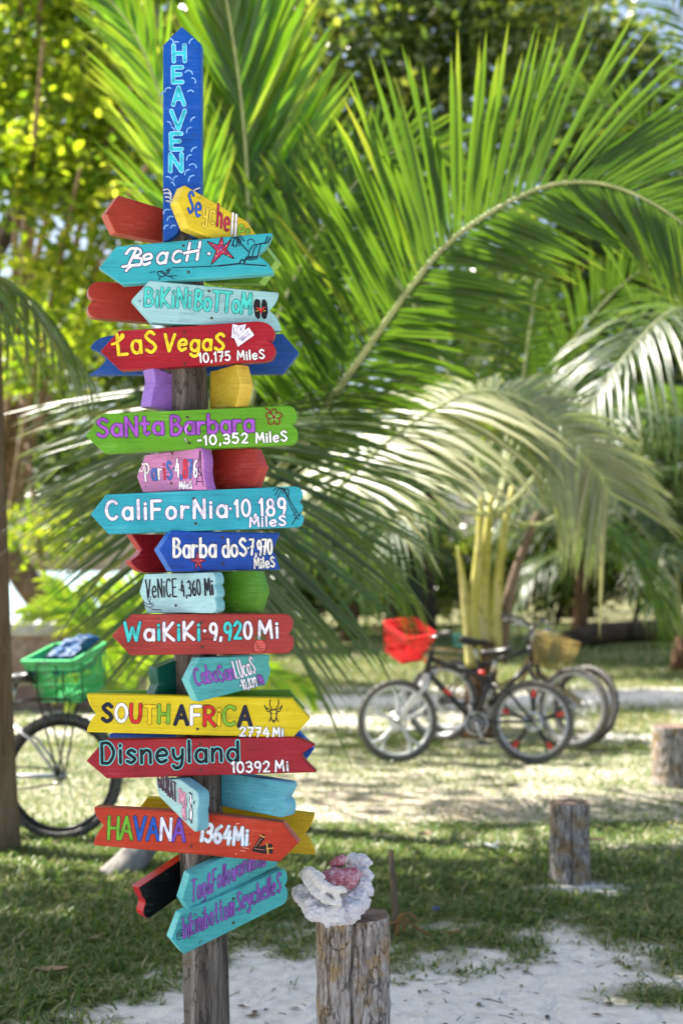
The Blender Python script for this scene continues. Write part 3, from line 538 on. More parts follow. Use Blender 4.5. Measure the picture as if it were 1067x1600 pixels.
# ------------------------------------------------------------------ lettering: hand-drawn stroke glyphs, filled by contouring a distance field
def El(cx, cy, rx, ry, a0=0, a1=360, n=22): return [(cx + rx * math.cos(R(a)), cy + ry * math.sin(R(a))) for a in np.linspace(a0, a1, n)]
def Sm(*p): return [tuple(x) for x in catmull(p, 6)]
def Ln(*p): return list(p)
def bowl(x0, y0, y1, w_): return Sm((x0, y1), (x0 + w_ * .6, y1 - .02), (x0 + w_, (y0 + y1) / 2 + .03), (x0 + w_ * .62, y0 + .03), (x0, y0))
_round = El(.25, .31, .25, .31)
GL = {
 'A': (.66, [Ln((0, 0), (.33, 1), (.66, 0)), Ln((.14, .36), (.53, .36))]), 'B': (.55, [Ln((0, 0), (0, 1)), bowl(0, .54, 1, .45), bowl(0, 0, .54, .55)]),
 'C': (.6, [El(.34, .5, .34, .5, 48, 312)]), 'D': (.58, [Ln((0, 0), (0, 1)), bowl(0, 0, 1, .58)]), 'E': (.5, [Ln((.5, 1), (0, 1), (0, 0), (.5, 0)), Ln((0, .52), (.4, .52))]),
 'F': (.5, [Ln((.5, 1), (0, 1), (0, 0)), Ln((0, .52), (.42, .52))]), 'G': (.66, [El(.34, .5, .34, .5, 48, 340), Ln((.38, .42), (.66, .42), (.66, .1))]), 'H': (.56, [Ln((0, 0), (0, 1)), Ln((.56, 0), (.56, 1)), Ln((0, .5), (.56, .5))]),
 'I': (.05, [Ln((.02, 0), (.02, 1))]), 'J': (.42, [Sm((.4, 1), (.41, .3), (.22, 0), (0, .18))]), 'K': (.54, [Ln((0, 0), (0, 1)), Ln((.5, 1), (.03, .45), (.54, 0))]), 'L': (.48, [Ln((0, 1), (0, 0), (.48, .0))]),
 'M': (.76, [Ln((0, 0), (.08, 1), (.38, .3), (.68, 1), (.76, 0))]), 'N': (.58, [Ln((0, 0), (.02, 1), (.56, 0), (.58, 1))]), 'O': (.66, [El(.33, .5, .33, .5)]), 'P': (.5, [Ln((0, 0), (0, 1)), bowl(0, .45, 1, .5)]),
 'R': (.55, [Ln((0, 0), (0, 1)), bowl(0, .48, 1, .5), Ln((.12, .48), (.55, 0))]), 'S': (.52, [Sm((.5, .86), (.28, 1), (.03, .8), (.22, .56), (.42, .42), (.52, .2), (.27, 0), (0, .14))]),
 'T': (.62, [Ln((0, 1), (.62, 1)), Ln((.31, 1), (.31, 0))]), 'U': (.55, [Sm((0, 1), (0, .35), (.12, .04), (.28, 0), (.44, .04), (.55, .35), (.55, 1))]), 'V': (.62, [Ln((0, 1), (.31, 0), (.62, 1))]), 'W': (.86, [Ln((0, 1), (.2, 0), (.43, .72), (.64, 0), (.86, 1))]),
 'a': (.5, [_round, Ln((.5, .6), (.5, 0))]), 'b': (.5, [Ln((0, 1), (0, 0)), _round]), 'c': (.46, [El(.26, .31, .26, .31, 50, 310)]), 'd': (.5, [_round, Ln((.5, 1), (.5, 0))]),
 'e': (.5, [Sm((.02, .32), (.46, .36), (.44, .56), (.24, .63), (.03, .46), (.02, .2), (.2, .0), (.46, .1))]), 'f': (.36, [Sm((.38, .9), (.25, 1), (.13, .85), (.13, .4), (.13, 0)), Ln((0, .55), (.32, .55))]),
 'g': (.5, [_round, Sm((.5, .6), (.5, .1), (.47, -.22), (.24, -.32), (.02, -.2))]), 'h': (.46, [Ln((0, 1), (0, 0)), Sm((0, .4), (.2, .62), (.42, .55), (.45, .3), (.45, 0))]), 'i': (.05, [Ln((.02, 0), (.02, .6)), Ln((.02, .83), (.02, .85))]),
 'k': (.42, [Ln((0, 1), (0, 0)), Ln((.38, .6), (.02, .28), (.42, 0))]), 'l': (.05, [Ln((.02, 1), (.02, 0))]), 'm': (.74, [Ln((0, .62), (0, 0)), Sm((0, .4), (.17, .62), (.34, .55), (.36, .3), (.36, 0)), Sm((.36, .4), (.53, .62), (.7, .55), (.73, .3), (.73, 0))]),
 'n': (.44, [Ln((0, .62), (0, 0)), Sm((0, .4), (.2, .62), (.4, .55), (.43, .3), (.43, 0))]), 'o': (.5, [_round]), 'p': (.5, [Ln((0, .62), (0, -.32)), _round]), 'r': (.36, [Ln((0, .62), (0, 0)), Sm((0, .36), (.14, .58), (.36, .58))]),
 's': (.4, [Sm((.38, .54), (.2, .63), (.03, .5), (.2, .34), (.38, .18), (.2, 0), (0, .08))]), 't': (.4, [Ln((.18, .95), (.18, .1), (.3, .0), (.4, .08)), Ln((0, .62), (.38, .62))]), 'u': (.46, [Sm((0, .62), (0, .2), (.14, 0), (.36, .08), (.44, .3)), Ln((.45, .62), (.45, 0))]),
 'w': (.66, [Ln((0, .62), (.16, 0), (.33, .5), (.5, 0), (.66, .62))]), 'y': (.46, [Sm((0, .62), (.04, .3), (.2, .12), (.44, .3)), Sm((.46, .62), (.44, .1), (.34, -.24), (.12, -.32), (0, -.2))]),
 '0': (.56, [El(.28, .5, .28, .5)]), '1': (.2, [Ln((0, .8), (.16, 1), (.16, 0))]), '2': (.52, [Sm((.02, .78), (.24, 1), (.48, .82), (.4, .5), (.02, .02)), Ln((.02, .02), (.52, .02))]), '3': (.5, [Sm((.02, .9), (.26, 1), (.46, .8), (.36, .58), (.16, .53)), Sm((.16, .53), (.42, .48), (.5, .24), (.28, 0), (0, .1))]),
 '4': (.54, [Ln((.3, 1), (0, .36), (.54, .36)), Ln((.42, .72), (.42, 0))]), '5': (.5, [Ln((.46, 1), (.06, 1), (.04, .58)), Sm((.04, .58), (.3, .64), (.5, .36), (.3, .02), (0, .1))]), '6': (.5, [Sm((.42, .96), (.14, .74), (.02, .36), (.12, .06), (.34, .02), (.49, .24), (.38, .48), (.18, .48), (.05, .3))]),
 '7': (.5, [Ln((0, 1), (.5, 1), (.2, 0)), Ln((.16, .52), (.46, .52))]), '8': (.52, [El(.26, .76, .2, .24), El(.26, .26, .26, .27)]), '9': (.5, [El(.25, .7, .24, .29), Sm((.49, .76), (.48, .4), (.36, 0))]),
 '-': (.26, [Ln((0, .45), (.26, .45))]), '·': (.06, [Ln((.03, .48), (.04, .48))]), '.': (.06, [Ln((.03, .03), (.04, .03))]), ',': (.1, [Ln((.08, .08), (.03, -.12))]),
 '&': (.6, [Sm((.6, .0), (.3, .4), (.12, .74), (.26, .98), (.4, .78), (.22, .5), (.02, .22), (.2, 0), (.44, .1), (.58, .4))]), '@': (.74, [El(.36, .42, .16, .18), Sm((.53, .6), (.52, .3), (.62, .22), (.72, .4), (.64, .72), (.36, .86), (.06, .66), (.02, .3), (.2, .0), (.52, .0))]), ' ': (.3, []),
}
def contour(prims, px_step):
    """distance field of strokes ('s', pts, r) and polygons ('p', pts) in pixel space -> (verts2d, faces) of its inside"""
    allp = np.concatenate([np.array(p[1], float) for p in prims]); rmax = max([p[2] for p in prims if p[0] == 's'] + [0]) + 1.5 * px_step
    x0, y0 = allp.min(0) - rmax; x1, y1 = allp.max(0) + rmax
    nx_, ny_ = int((x1 - x0) / px_step) + 2, int((y1 - y0) / px_step) + 2
    xs = x0 + np.arange(nx_) * px_step; ys = y0 + np.arange(ny_) * px_step; D = np.full((ny_, nx_), 1e3)
    for pr in prims:
        P = np.array(pr[1], float)
        if pr[0] == 's':
            rr = pr[2]; m_ = rr + 2 * px_step
            for a, b in zip(P[:-1], P[1:]):
                i0 = max(0, int((min(a[0], b[0]) - m_ - x0) / px_step)); i1 = min(nx_, int((max(a[0], b[0]) + m_ - x0) / px_step) + 2)
                j0 = max(0, int((min(a[1], b[1]) - m_ - y0) / px_step)); j1 = min(ny_, int((max(a[1], b[1]) + m_ - y0) / px_step) + 2)
                X, Y = np.meshgrid(xs[i0:i1], ys[j0:j1]); ab = b - a; l2 = max(1e-9, ab @ ab)
                t_ = np.clip(((X - a[0]) * ab[0] + (Y - a[1]) * ab[1]) / l2, 0, 1)
                D[j0:j1, i0:i1] = np.minimum(D[j0:j1, i0:i1], np.hypot(X - a[0] - t_ * ab[0], Y - a[1] - t_ * ab[1]) - rr)
        else:
            X, Y = np.meshgrid(xs, ys); ins = np.zeros(X.shape, bool); dd = np.full(X.shape, 1e3); Q = np.roll(P, -1, 0)
            for a, b in zip(P, Q):
                ab = b - a; l2 = max(1e-9, ab @ ab); t_ = np.clip(((X - a[0]) * ab[0] + (Y - a[1]) * ab[1]) / l2, 0, 1)
                dd = np.minimum(dd, np.hypot(X - a[0] - t_ * ab[0], Y - a[1] - t_ * ab[1]))
                c = (a[1] > Y) != (b[1] > Y)
                with np.errstate(divide='ignore', invalid='ignore'): xi = (b[0] - a[0]) * (Y - a[1]) / (b[1] - a[1]) + a[0]
                ins ^= c & (X < xi)
            D = np.minimum(D, np.where(ins, -dd, dd))
    D = np.where(np.abs(D) < 1e-6, 1e-6, D); verts = []; faces = []; key = {}
    def vid(k, x, y):
        if k not in key: key[k] = len(verts); verts.append((x, y))
        return key[k]
    neg = D < 0
    for j in range(ny_ - 1):
        a, b = neg[j], neg[j + 1]; s = a[:-1].astype(int) + a[1:] + b[:-1] + b[1:]; act = np.nonzero(s)[0]; i = 0
        while i < len(act):
            c = act[i]
            if s[c] == 4:
                e = i
                while e + 1 < len(act) and act[e + 1] == act[e] + 1 and s[act[e + 1]] == 4: e += 1
                c2 = act[e] + 1
                faces.append([vid((c, j, 0), xs[c], ys[j]), vid((c2, j, 0), xs[c2], ys[j]), vid((c2, j + 1, 0), xs[c2], ys[j + 1]), vid((c, j + 1, 0), xs[c], ys[j + 1])]); i = e + 1; continue
            cs = [(c, j), (c + 1, j), (c + 1, j + 1), (c, j + 1)]; poly = []
            for q in range(4):
                A, B = cs[q], cs[(q + 1) % 4]; dA, dB = D[A[1], A[0]], D[B[1], B[0]]
                if dA < 0: poly.append(vid((A[0], A[1], 0), xs[A[0]], ys[A[1]]))
                if (dA < 0) != (dB < 0):
                    t_ = dA / (dA - dB); lo = min(A, B)
                    poly.append(vid((lo[0], lo[1], 1 if A[1] == B[1] else 2), xs[A[0]] + t_ * (xs[B[0]] - xs[A[0]]), ys[A[1]] + t_ * (ys[B[1]] - ys[A[1]])))
            if len(poly) > 2: faces.append(poly)
            i += 1
    return verts, faces
class Pic:
    """one painted part of a board: layers of colour lying on its front"""
    def __init__(s, board): s.b = board; s.mb = MB(); s.mats = []; s.lev = 0
    def draw(s, rgb, prims, lev, step=.6):
        prims = [(p[0], p[1], p[2] * 1.3 + .06) if p[0] == 's' and p[2] < .95 and step < .6 else p for p in prims]
        if not prims: return s
        m = ink(rgb)
        if m not in s.mats: s.mats.append(m)
        v, f = contour(prims, step)
        W = [tuple(s.b.pt(x, y, .0005 + .00026 * lev)) for x, y in v]
        s.mb.add(W, f, s.mats.index(m)); return s
    def done(s, name): 
        if s.mb.n: return part(s.mb, name, s.mats, s.b.root, smooth=False)
def text(pic, st, p0, p1, h, r, fill, outline=(25, 25, 30), o=1.1, gap=.26, shear=0.0, jit=.03, lev=0, up=None):
    a = np.array(p0, float); b = np.array(p1, float); u = b - a; Ltot = np.hypot(*u); u = u / Ltot
    n_ = np.array([u[1], -u[0]]) if up is None else np.array(up, float) / np.hypot(*up)
    W = sum(GL[c][0] + gap for c in st) - gap; sx = Ltot / W; x = 0; rr = random.Random(st)
    groups = {}; outs = []
    for i, c in enumerate(st):
        wd, strokes = GL[c]; dy = rr.uniform(-jit, jit); sc = 1 + rr.uniform(-jit, jit)
        col = fill[i % len(fill)] if isinstance(fill, list) else fill
        for s_ in strokes:
            P = [tuple(a + u * ((x + q[0] + shear * q[1]) * sx) + n_ * ((q[1] * sc + dy) * h)) for q in s_]
            groups.setdefault(col, []).append(('s', P, r)); outs.append(('s', P, r + o))
        x += wd + gap
    lev = pic.lev; pic.lev += 2
    if outline: pic.draw(outline, outs, lev)
    for k, (col, pr) in enumerate(groups.items()): pic.draw(col, pr, lev + 1)
# ------------------------------------------------------------------ the signpost and its boards
post = thing("wooden_post", at(331, 1812, 3.65), "round weathered grey wooden post carrying all the painted boards", "post"); post.location.z = 0
pb = at(331, 1808, 3.65); pt_ = at(284, 345, 3.65); S = [pb.lerp(pt_, i / 40) for i in range(41)]
q = MB()
nS = 28; vs = []; fs = []
for i, c in enumerate(S):
    rr = .0585 - .006 * i / 40
    for j in range(nS):
        a = 2 * math.pi * j / nS; k = rr * (1 + .05 * (mnoise.noise((math.cos(a) * 1.2, math.sin(a) * 1.2, i * .16)))) - .0012 * (j in (3, 11, 20, 22))
        vs.append((c.x + k * math.cos(a), c.y + k * math.sin(a), c.z if i else -.05))
for i in range(40):
    for j in range(nS): fs.append((i * nS + j, i * nS + (j + 1) % nS, (i + 1) * nS + (j + 1) % nS, (i + 1) * nS + j))
fs.append(tuple(40 * nS + j for j in range(nS))); q.add(vs, fs); part(q, "pole", M_POST, post)
M_NAIL = basic("rusty_nail", (.06, .035, .025), .6, .5, .3, 200)

class Board:
    def __init__(s, rgb, Y, a, outline, label, ax=300, ay=None, t=.040, back=None, k=1.0, nails=(), rough=.42, edge=None):
        n = Vector((math.sin(R(a)), -math.cos(R(a)), 0)); s.n = n; ay = ay or outline[0][1]
        s.P0 = at(ax, ay, Y); pts = []; i = 0
        for it in outline:                      # (x, y) a corner, (x, y, 1) the control point of a curve to the next corner
            pts.append(it)
        flat = []; m = len(pts)
        for i, it in enumerate(pts):
            if len(it) == 2: flat.append(it)
            else:
                A = pts[i - 1][:2]; B = pts[(i + 1) % m][:2]
                for t_ in np.linspace(0, 1, 9)[1:-1]: flat.append(tuple((1 - t_) ** 2 * np.array(A) + 2 * t_ * (1 - t_) * np.array(it[:2]) + t_ * t_ * np.array(B)))
        W = [s.pt(x, y, 0) for x, y in flat]; c = sum(W, Vector()) / len(W)
        s.root = thing("direction_board", c - n * t * .5, label, "sign", "painted boards on the signpost")
        q = MB(); nn = len(W); q.add([tuple(v) for v in W] + [tuple(v - n * t) for v in W], [list(range(nn))[::-1], list(range(nn, 2 * nn))])
        q.f += [[i, (i + 1) % nn, nn + (i + 1) % nn, nn + i] for i in range(nn)]; q.m += [1 if edge else 0] * nn
        o = part(q, "board", [paint(rgb, rough, k)] + ([paint(edge, rough, k)] if edge else []), s.root); bm = bmesh.new(); bm.from_mesh(o.data); bmesh.ops.recalc_face_normals(bm, faces=bm.faces); bm.to_mesh(o.data); bm.free(); autosmooth(o, 32)
        bv = o.modifiers.new("bevel", 'BEVEL'); bv.width = .0028; bv.segments = 2; bv.limit_method = 'ANGLE'; bv.angle_limit = R(50); bv.harden_normals = False
        for x, y in nails:
            q = MB(); c = s.pt(x, y, .0012); d = n; u = d.orthogonal().normalized(); v = d.cross(u)
            q.add([tuple(c + d * .0012)] + [tuple(c + (u * math.cos(a_) + v * math.sin(a_)) * .0036) for a_ in np.linspace(0, 2 * math.pi, 10, endpoint=False)], [(0, 1 + i, 1 + (i + 1) % 10) for i in range(10)]); part(q, "nail", M_NAIL, s.root)
    def pt(s, px, py, off=0.0):
        d = ray(px, py); P = s.P0 + s.n * off; return EYE + d * ((P - EYE).dot(s.n) / d.dot(s.n))
WH = (238, 238, 240); BK = (18, 18, 22); NAVY = (40, 35, 70)
def Z(k, ox, oy):  # zoomed-crop coordinates to photo pixels
    return lambda *p: [(x * k + ox, y * k + oy) for x, y in p]
z1 = Z(.3561, 120, 20); z2 = Z(.3561, 120, 350); z3 = Z(.3561, 120, 560); z4 = Z(.3561, 120, 800); z5 = Z(.3655, 120, 1010); z6 = Z(.3655, 120, 1200)

B = Board((12, 84, 178), 3.575, -4, [(255, 71), (284, 41), (314, 68), (314, 368), (303, 371), (292, 368, 1), (284, 352), (276, 372, 1), (255, 378)], "upright blue board with vertical turquoise letters at the very top of the post", ax=285, rough=.35)
pc = Pic(B)
for ch, y, x, wd, hh in (('H', 95.5, 272, 17, 24), ('E', 128.5, 271, 14, 23), ('A', 163.5, 271, 17, 26), ('V', 201.5, 268.5, 21, 28), ('E', 233.5, 268, 16, 24.5), ('N', 267.5, 266.5, 18, 26)):
    text(pc, ch, (x, y), (x + wd, y - .3), hh, 2.5, (50, 178, 198), (150, 200, 235), 1.1, jit=0)
pc.done("lettering")
pc = Pic(B); cl_ = []
for pts in (((147, 115 + 0), (150, 120), (153, 128), (158, 132)),): pass
def arc(cx, cy, r1, a0, a1): return [(cx + r1 * math.cos(R(a)), cy - r1 * math.sin(R(a))) for a in np.linspace(a0, a1, 8)]
for cx, cy, r1, a0, a1 in ((265, 66, 6, 80, -10), (276, 71, 6, 130, 60), (304, 68, 8, 180, 110), (295, 116, 6, 150, 0), (301, 127, 5, 100, -30), (298, 146, 5, 150, 30), (264, 143, 6, 180, 60), (258, 148, 5, 180, 80), (306, 191, 8, 170, 100), (299, 206, 7, 190, 90), (262, 196, 6, 90, 0), (268, 204, 5, 80, -10), (307, 238, 8, 170, 90), (299, 249, 7, 190, 90), (301, 262, 6, 140, 0), (296, 272, 7, 190, 90), (278, 282, 7, 190, 100), (262, 282, 6, 110, 10), (268, 290, 5, 90, 0), (303, 282, 8, 190, 90), (262, 333, 6, 190, 60), (268, 344, 6, 190, 60), (262, 357, 5, 190, 80), (272, 357, 5, 170, 60), (264, 322, 6, 100, -60)):
    cl_.append(('s', arc(cx, cy, r1, a0, a1), .75))
pc.draw((120, 165, 225), cl_, 0, .45)
wing = [('s', Sm((256, 297), (263, 296), (268, 304)), 1.2), ('s', Sm((257, 302), (264, 302), (268, 308)), 1.2), ('s', Sm((259, 308), (264, 308), (268, 312)), 1.2), ('s', Sm((260, 314), (264, 314), (268, 316)), 1.0), ('s', Sm((303, 298), (308, 295), (312, 294)), 1.2)]
pc.draw((25, 30, 60), [('s', w_[1], w_[2] + .7) for w_ in wing], 1, .45); pc.draw((190, 195, 215), wing, 2, .45); pc.done("cloud_picture")

Board((172, 58, 38), 3.66, 29, [(166, 333), (186, 305), (272, 331), (272, 383), (255, 378), (180.5, 363.5)], "plain brick red arrow at the left of the blue upright board", ax=262, edge=(188, 90, 72))
B = Board((232, 204, 40), 3.515, 36, [(277.5, 315), (289, 289), (387, 346), (399.5, 365), (402, 375), (392, 384), (400, 400), (330, 372), (294.5, 356.5)], "yellow tilted arrow with letters of many colours just below the blue upright board", ax=292, ay=320, edge=(236, 212, 70))
pc = Pic(B); cs = [(40, 90, 190), (40, 90, 190), (220, 195, 60), (220, 195, 60), (178, 40, 70), (178, 40, 70), WH, WH, (130, 185, 50), (130, 185, 50)]
text(pc, "Seychelles", (294, 330), (390, 379), 33, 1.5, cs, (60, 50, 60), .6, up=(.06, -1), gap=.34); pc.done("lettering")

B = Board((52, 172, 186), 3.535, 0, [(155, 419), (182, 385), (426, 363.5), (420, 385, 1), (401, 398), (420, 407, 1), (428, 426.5), (191, 444)], "turquoise board with white letters, a red starfish and a drawn palm beach", ax=290, nails=((295, 425), (287, 384)), edge=(90, 190, 195))
pc = Pic(B)
text(pc, "eacH", *z2((283, 180), (528, 158)), 27, 2.1, (226, 222, 240), (40, 35, 60), 1.1, gap=.34, up=(.06, -1), shear=.12)
Bs = [('s', z2((225, 190), (255, 125), (262, 108)), 2.1), ('s', z2((203, 187), (240, 182), (268, 178)), 2.0), ('s', Sm(*z2((218, 130), (240, 108), (275, 110), (280, 130), (245, 148))), 2.1), ('s', Sm(*z2((245, 148), (282, 152), (280, 178), (240, 184), (218, 205))), 2.1), ('s', z2((472, 128), (535, 116)), 2.0), ('s', z2((580, 130), (582, 130)), 2.2)]
pc.draw((40, 35, 60), [('s', s_[1], s_[2] + 1.1) for s_ in Bs], 2); pc.draw((226, 222, 240), Bs, 3); pc.done("lettering")
def star(cx, cy, r1, r2, rot, sy=1): return [(cx + (r1 if i % 2 == 0 else r2) * math.cos(R(rot + i * 36)), cy - sy * (r1 if i % 2 == 0 else r2) * math.sin(R(rot + i * 36))) for i in range(10)]
pc = Pic(B); st_ = z2((637, 58), (645, 98), (675, 72), (655, 112), (688, 150), (640, 128), (592, 175), (615, 118), (575, 78), (622, 95))
pc.draw(BK, [('p', st_), ('s', st_ + st_[:1], .9)], 0, .4); pc.draw((178, 42, 62), [('p', st_)], 1, .4)
pc.draw((120, 60, 130), [('s', z2((632, 112), (x, y)), 1.0) for x, y in ((637, 80), (664, 86), (668, 136), (604, 156), (592, 90))], 2, .4)
pc.draw((225, 180, 60), [('s', [a, (a[0] + .1, a[1])], .55) for a in z2((632, 112), (637, 85), (655, 95), (600, 92), (612, 140), (665, 138), (620, 120), (645, 122))], 3, .3)
dr = [(z2((700, 60), (728, 95), (752, 120)), .8), (z2((700, 60), (690, 68), (682, 95)), .7), (z2((700, 60), (680, 60), (670, 80)), .7), (z2((700, 60), (705, 78), (700, 100)), .8), (z2((700, 60), (718, 68), (722, 92)), .7), (z2((700, 58), (720, 56), (735, 74)), .7), (z2((690, 70), (686, 85), (690, 100)), .7), (z2((710, 68), (712, 85), (714, 98)), .6),
      (z2((752, 145), (760, 112), (778, 92), (808, 86), (800, 115), (795, 140)), 1.0), (z2((808, 86), (838, 82), (850, 60)), .8), (z2((828, 80), (838, 55)), .8), (z2((770, 140), (778, 110), (790, 96)), .6), (z2((752, 90), (750, 72), (765, 66), (778, 72), (780, 84)), .5), (z2((715, 172), (722, 158), (735, 158), (735, 172)), .9), (z2((735, 172), (745, 150), (790, 142)), .8)]
dr += [(z2((x, 142), (x - 5, 160 - abs(x - 765) * .2)), .6) for x in range(745, 800, 7)]
dr += [(z2((620, 184), (660, 180), (712, 174)), .9), (z2((420, 192), (520, 188), (615, 184)), .5), (z2((712, 174), (760, 178), (830, 183)), .7)]
dr += [(z2((355, 210), (375, 206), (392, 222), (378, 232), (360, 228), (355, 210)), .6), (z2((392, 215), (412, 198), (400, 220)), .6), (z2((385, 225), (415, 232), (425, 240)), .6), (z2((368, 232), (362, 244)), .6), (z2((395, 205), (405, 195)), .6), (z2((320, 213), (345, 208)), .35), (z2((405, 228), (440, 226)), .35), (z2((370, 212), (385, 220)), .5)]
pc.draw((15, 40, 60), [('s', a, b) for a, b in dr], 0, .4); pc.done("beach_picture")

Board((112, 162, 54), 3.72, -20, [(320, 384), (411, 381), (431, 408), (405, 443), (320, 442)], "lime green arrow behind the turquoise starfish board pointing right", ax=320, edge=(150, 200, 90))
Board((176, 56, 40), 3.72, 16, [(270, 447), (270, 506), (158, 497), (139, 496, 1), (138, 484), (138, 472, 1), (150, 469), (137, 466, 1), (138.5, 453), (141, 440, 1), (158, 440)], "brick red board with a heart shaped left end behind the pale aqua board", ax=270, edge=(160, 46, 36), rough=.3)
B = Board((166, 214, 218), 3.555, 14, [(207, 467.5), (234, 438), (436, 457), (436, 472, 1), (421, 485), (437, 496, 1), (440, 517), (330, 509), (237.5, 503)], "pale aqua board with teal letters and painted black sandals", ax=300, nails=((327, 455), (331, 497)), edge=(150, 212, 220))
pc = Pic(B); text(pc, "BiKiNi", (227, 478), (297, 481.5), 28, 2.1, (72, 194, 186), (35, 75, 85), .8, gap=.28); text(pc, "BoTToM", (305, 483), (391, 490), 30, 2.2, (72, 194, 186), (35, 75, 85), .8, gap=.22); pc.done("lettering")
pc = Pic(B); k1 = z2((790, 328), (805, 335), (806, 370), (805, 412), (795, 418), (783, 405), (775, 360), (780, 335)); k2 = z2((825, 330), (835, 345), (840, 385), (832, 415), (820, 418), (810, 405), (810, 350), (815, 332))
pc.draw(BK, [('p', k1), ('p', k2)], 0, .4); pc.draw((190, 45, 45), [('p', z2((785, 365), (808, 370), (832, 362), (815, 378), (810, 395), (802, 380)))], 1, .4); pc.draw((190, 150, 60), [('s', z2((787, 382), (796, 380)), .5), ('s', z2((820, 382), (828, 380)), .5)], 2, .3); pc.done("sandals_picture")

B = Board((168, 20, 38), 3.55, -2, [(157, 549), (186, 517), (402, 502), (424, 503, 1), (429, 518), (430, 531, 1), (419, 533), (431, 537, 1), (430, 549), (428, 562, 1), (414, 564), (188, 578.6)], "dark red board with yellow letters and playing cards", ax=300, nails=((288, 520), (289, 569)), rough=.3)
pc = Pic(B); text(pc, "LaS", (186, 555), (244, 550), 32, 2.5, (232, 196, 40), (60, 20, 20), .8, gap=.3); text(pc, "VegaS", (257, 548), (349, 547), 26, 2.4, (232, 196, 40), (60, 20, 20), .8, gap=.3, shear=.08)
pc.draw((232, 196, 40), [('s', Sm(*z2((157, 528), (180, 518), (205, 495), (200, 485), (192, 500))), 2.0)], 8)
text(pc, "10,175 MileS", (312, 566), (413, 560), 14, 1.25, WH, (50, 10, 20), .5, gap=.3); pc.done("lettering")
pc = Pic(B)
for i, (a, b, c, d) in enumerate((((685, 440), (712, 446), (703, 505), (680, 498)), ((712, 446), (742, 440), (722, 520), (690, 500)), ((692, 500), (755, 455), (778, 487), (708, 538)))):
    P = z2(a, b, c, d); pc.draw((90, 70, 110), [('p', P), ('s', P + P[:1], .5)], 2 * i, .4); pc.draw((226, 224, 238), [('s', P + P[:1], .1), ('p', P)], 2 * i + 1, .4)
pc.draw((110, 100, 150), [('s', z2(*p_), .45) for p_ in (((715, 505), (735, 490)), ((722, 512), (745, 495)), ((740, 485), (752, 470)), ((752, 480), (762, 488)), ((690, 455), (690, 480)), ((722, 455), (718, 470)), ((728, 505), (756, 486)))], 6, .3); pc.done("cards_picture")
Board((28, 82, 160), 3.735, 0, [(141, 544), (150, 526, 1), (175, 524), (442, 521.6), (467, 551), (442, 583), (138, 585), (157, 577, 1), (166, 562), (160, 550, 1)], "blue double ended board behind the dark red card board", ax=300)
Board((150, 106, 196), 3.61, 50, [(237, 571), (262, 582), (282, 588), (282, 643), (272, 642), (236, 635), (239, 612, 1), (243, 598), (243, 584, 1)], "short purple board with a notched end left of the bare post", ax=270, ay=600, edge=(158, 122, 208))
Board((188, 164, 48), 3.61, -50, [(328, 580), (338, 578), (369, 569), (376, 599), (369, 636), (328, 638.5)], "short ochre yellow arrow right of the bare post", ax=340, ay=600, edge=(222, 190, 70))

B = Board((98, 166, 30), 3.545, 0, [(134, 681), (161.5, 646.5), (447, 634), (462, 633, 1), (464, 648), (465, 660, 1), (455, 664), (467, 668, 1), (465, 682), (464, 695, 1), (451, 695), (164.5, 708.5)], "bright green board with purple letters and an outlined hibiscus flower", ax=300, nails=((293, 652), (296, 692)))
pc = Pic(B); text(pc, "SaNta", (154, 683), (255, 678), 28, 2.5, (150, 76, 180), (40, 25, 60), .9, gap=.26); text(pc, "BarbaRa"[:5] + "ra", (269, 679), (396, 674), 28, 2.5, (150, 76, 180), (40, 25, 60), .9, gap=.26)
text(pc, "-10,352", (310, 695), (387, 692), 14.5, 1.5, WH, (40, 60, 20), .6, gap=.3); text(pc, "MileS", (401, 692), (448, 689), 15, 1.5, WH, (40, 60, 20), .6, gap=.3)
pc.draw((200, 150, 215), [('s', Sm(*z3((490, 290), (478, 310), (482, 330))), .7), ('s', z3((476, 350), (480, 365)), .5)], 10, .4); pc.done("lettering")
pc = Pic(B); c0 = z3((865, 258))[0]; hb = []
for k in range(5):
    a = R(72 * k + 20); d = np.array([math.cos(a), -math.sin(a)]); e = np.array([d[1], -d[0]]); c = np.array(c0)
    hb.append(('s', Sm(tuple(c), tuple(c + d * 7 + e * 4.5), tuple(c + d * 12 + e * 2), tuple(c + d * 12 - e * 3), tuple(c + d * 6 - e * 4), tuple(c)), .8))
pc.draw((110, 200, 90), [('s', [c0, (c0[0] + 4 * math.cos(a_), c0[1] + 4 * math.sin(a_))], 2.6) for a_ in (0.3, 1.6, 2.9, 4.1, 5.4)], 0, .5); hb.append(('s', Sm(*z3((865, 258), (848, 232), (828, 218))), .9)); pc.draw((110, 40, 22), hb, 1, .4); pc.done("hibiscus_picture")

B = Board((206, 134, 190), 3.55, -32, [(214, 745), (227, 711), (314, 699), (321, 716, 1), (318, 733), (319, 752, 1), (325, 765), (223, 769)], "small pink board with red, white and blue letters", ax=300, ay=740, edge=(180, 120, 205), nails=((268, 755), (269, 708)))
pc = Pic(B); WHp = (240, 236, 244); text(pc, "PariS", (228, 751), (269, 748), 27, 1.35, [WHp, (60, 110, 190), WHp, (205, 50, 60), (60, 110, 190)], (90, 50, 100), .7, gap=.34); text(pc, "·4,876", (271, 746), (308, 746), 28, 1.25, [(60, 110, 190), WHp, (60, 110, 190), (205, 50, 60), (60, 110, 190), WHp], (90, 50, 100), .7, gap=.3)
text(pc, "MileS", (281, 764), (300, 763), 11, .9, WHp, (90, 50, 100), .4, gap=.34); pc.draw(WHp, [('s', Sm(*z3((280, 485), (275, 495), (290, 492), (295, 470), (288, 462))), .6)], 8, .4); pc.done("lettering")
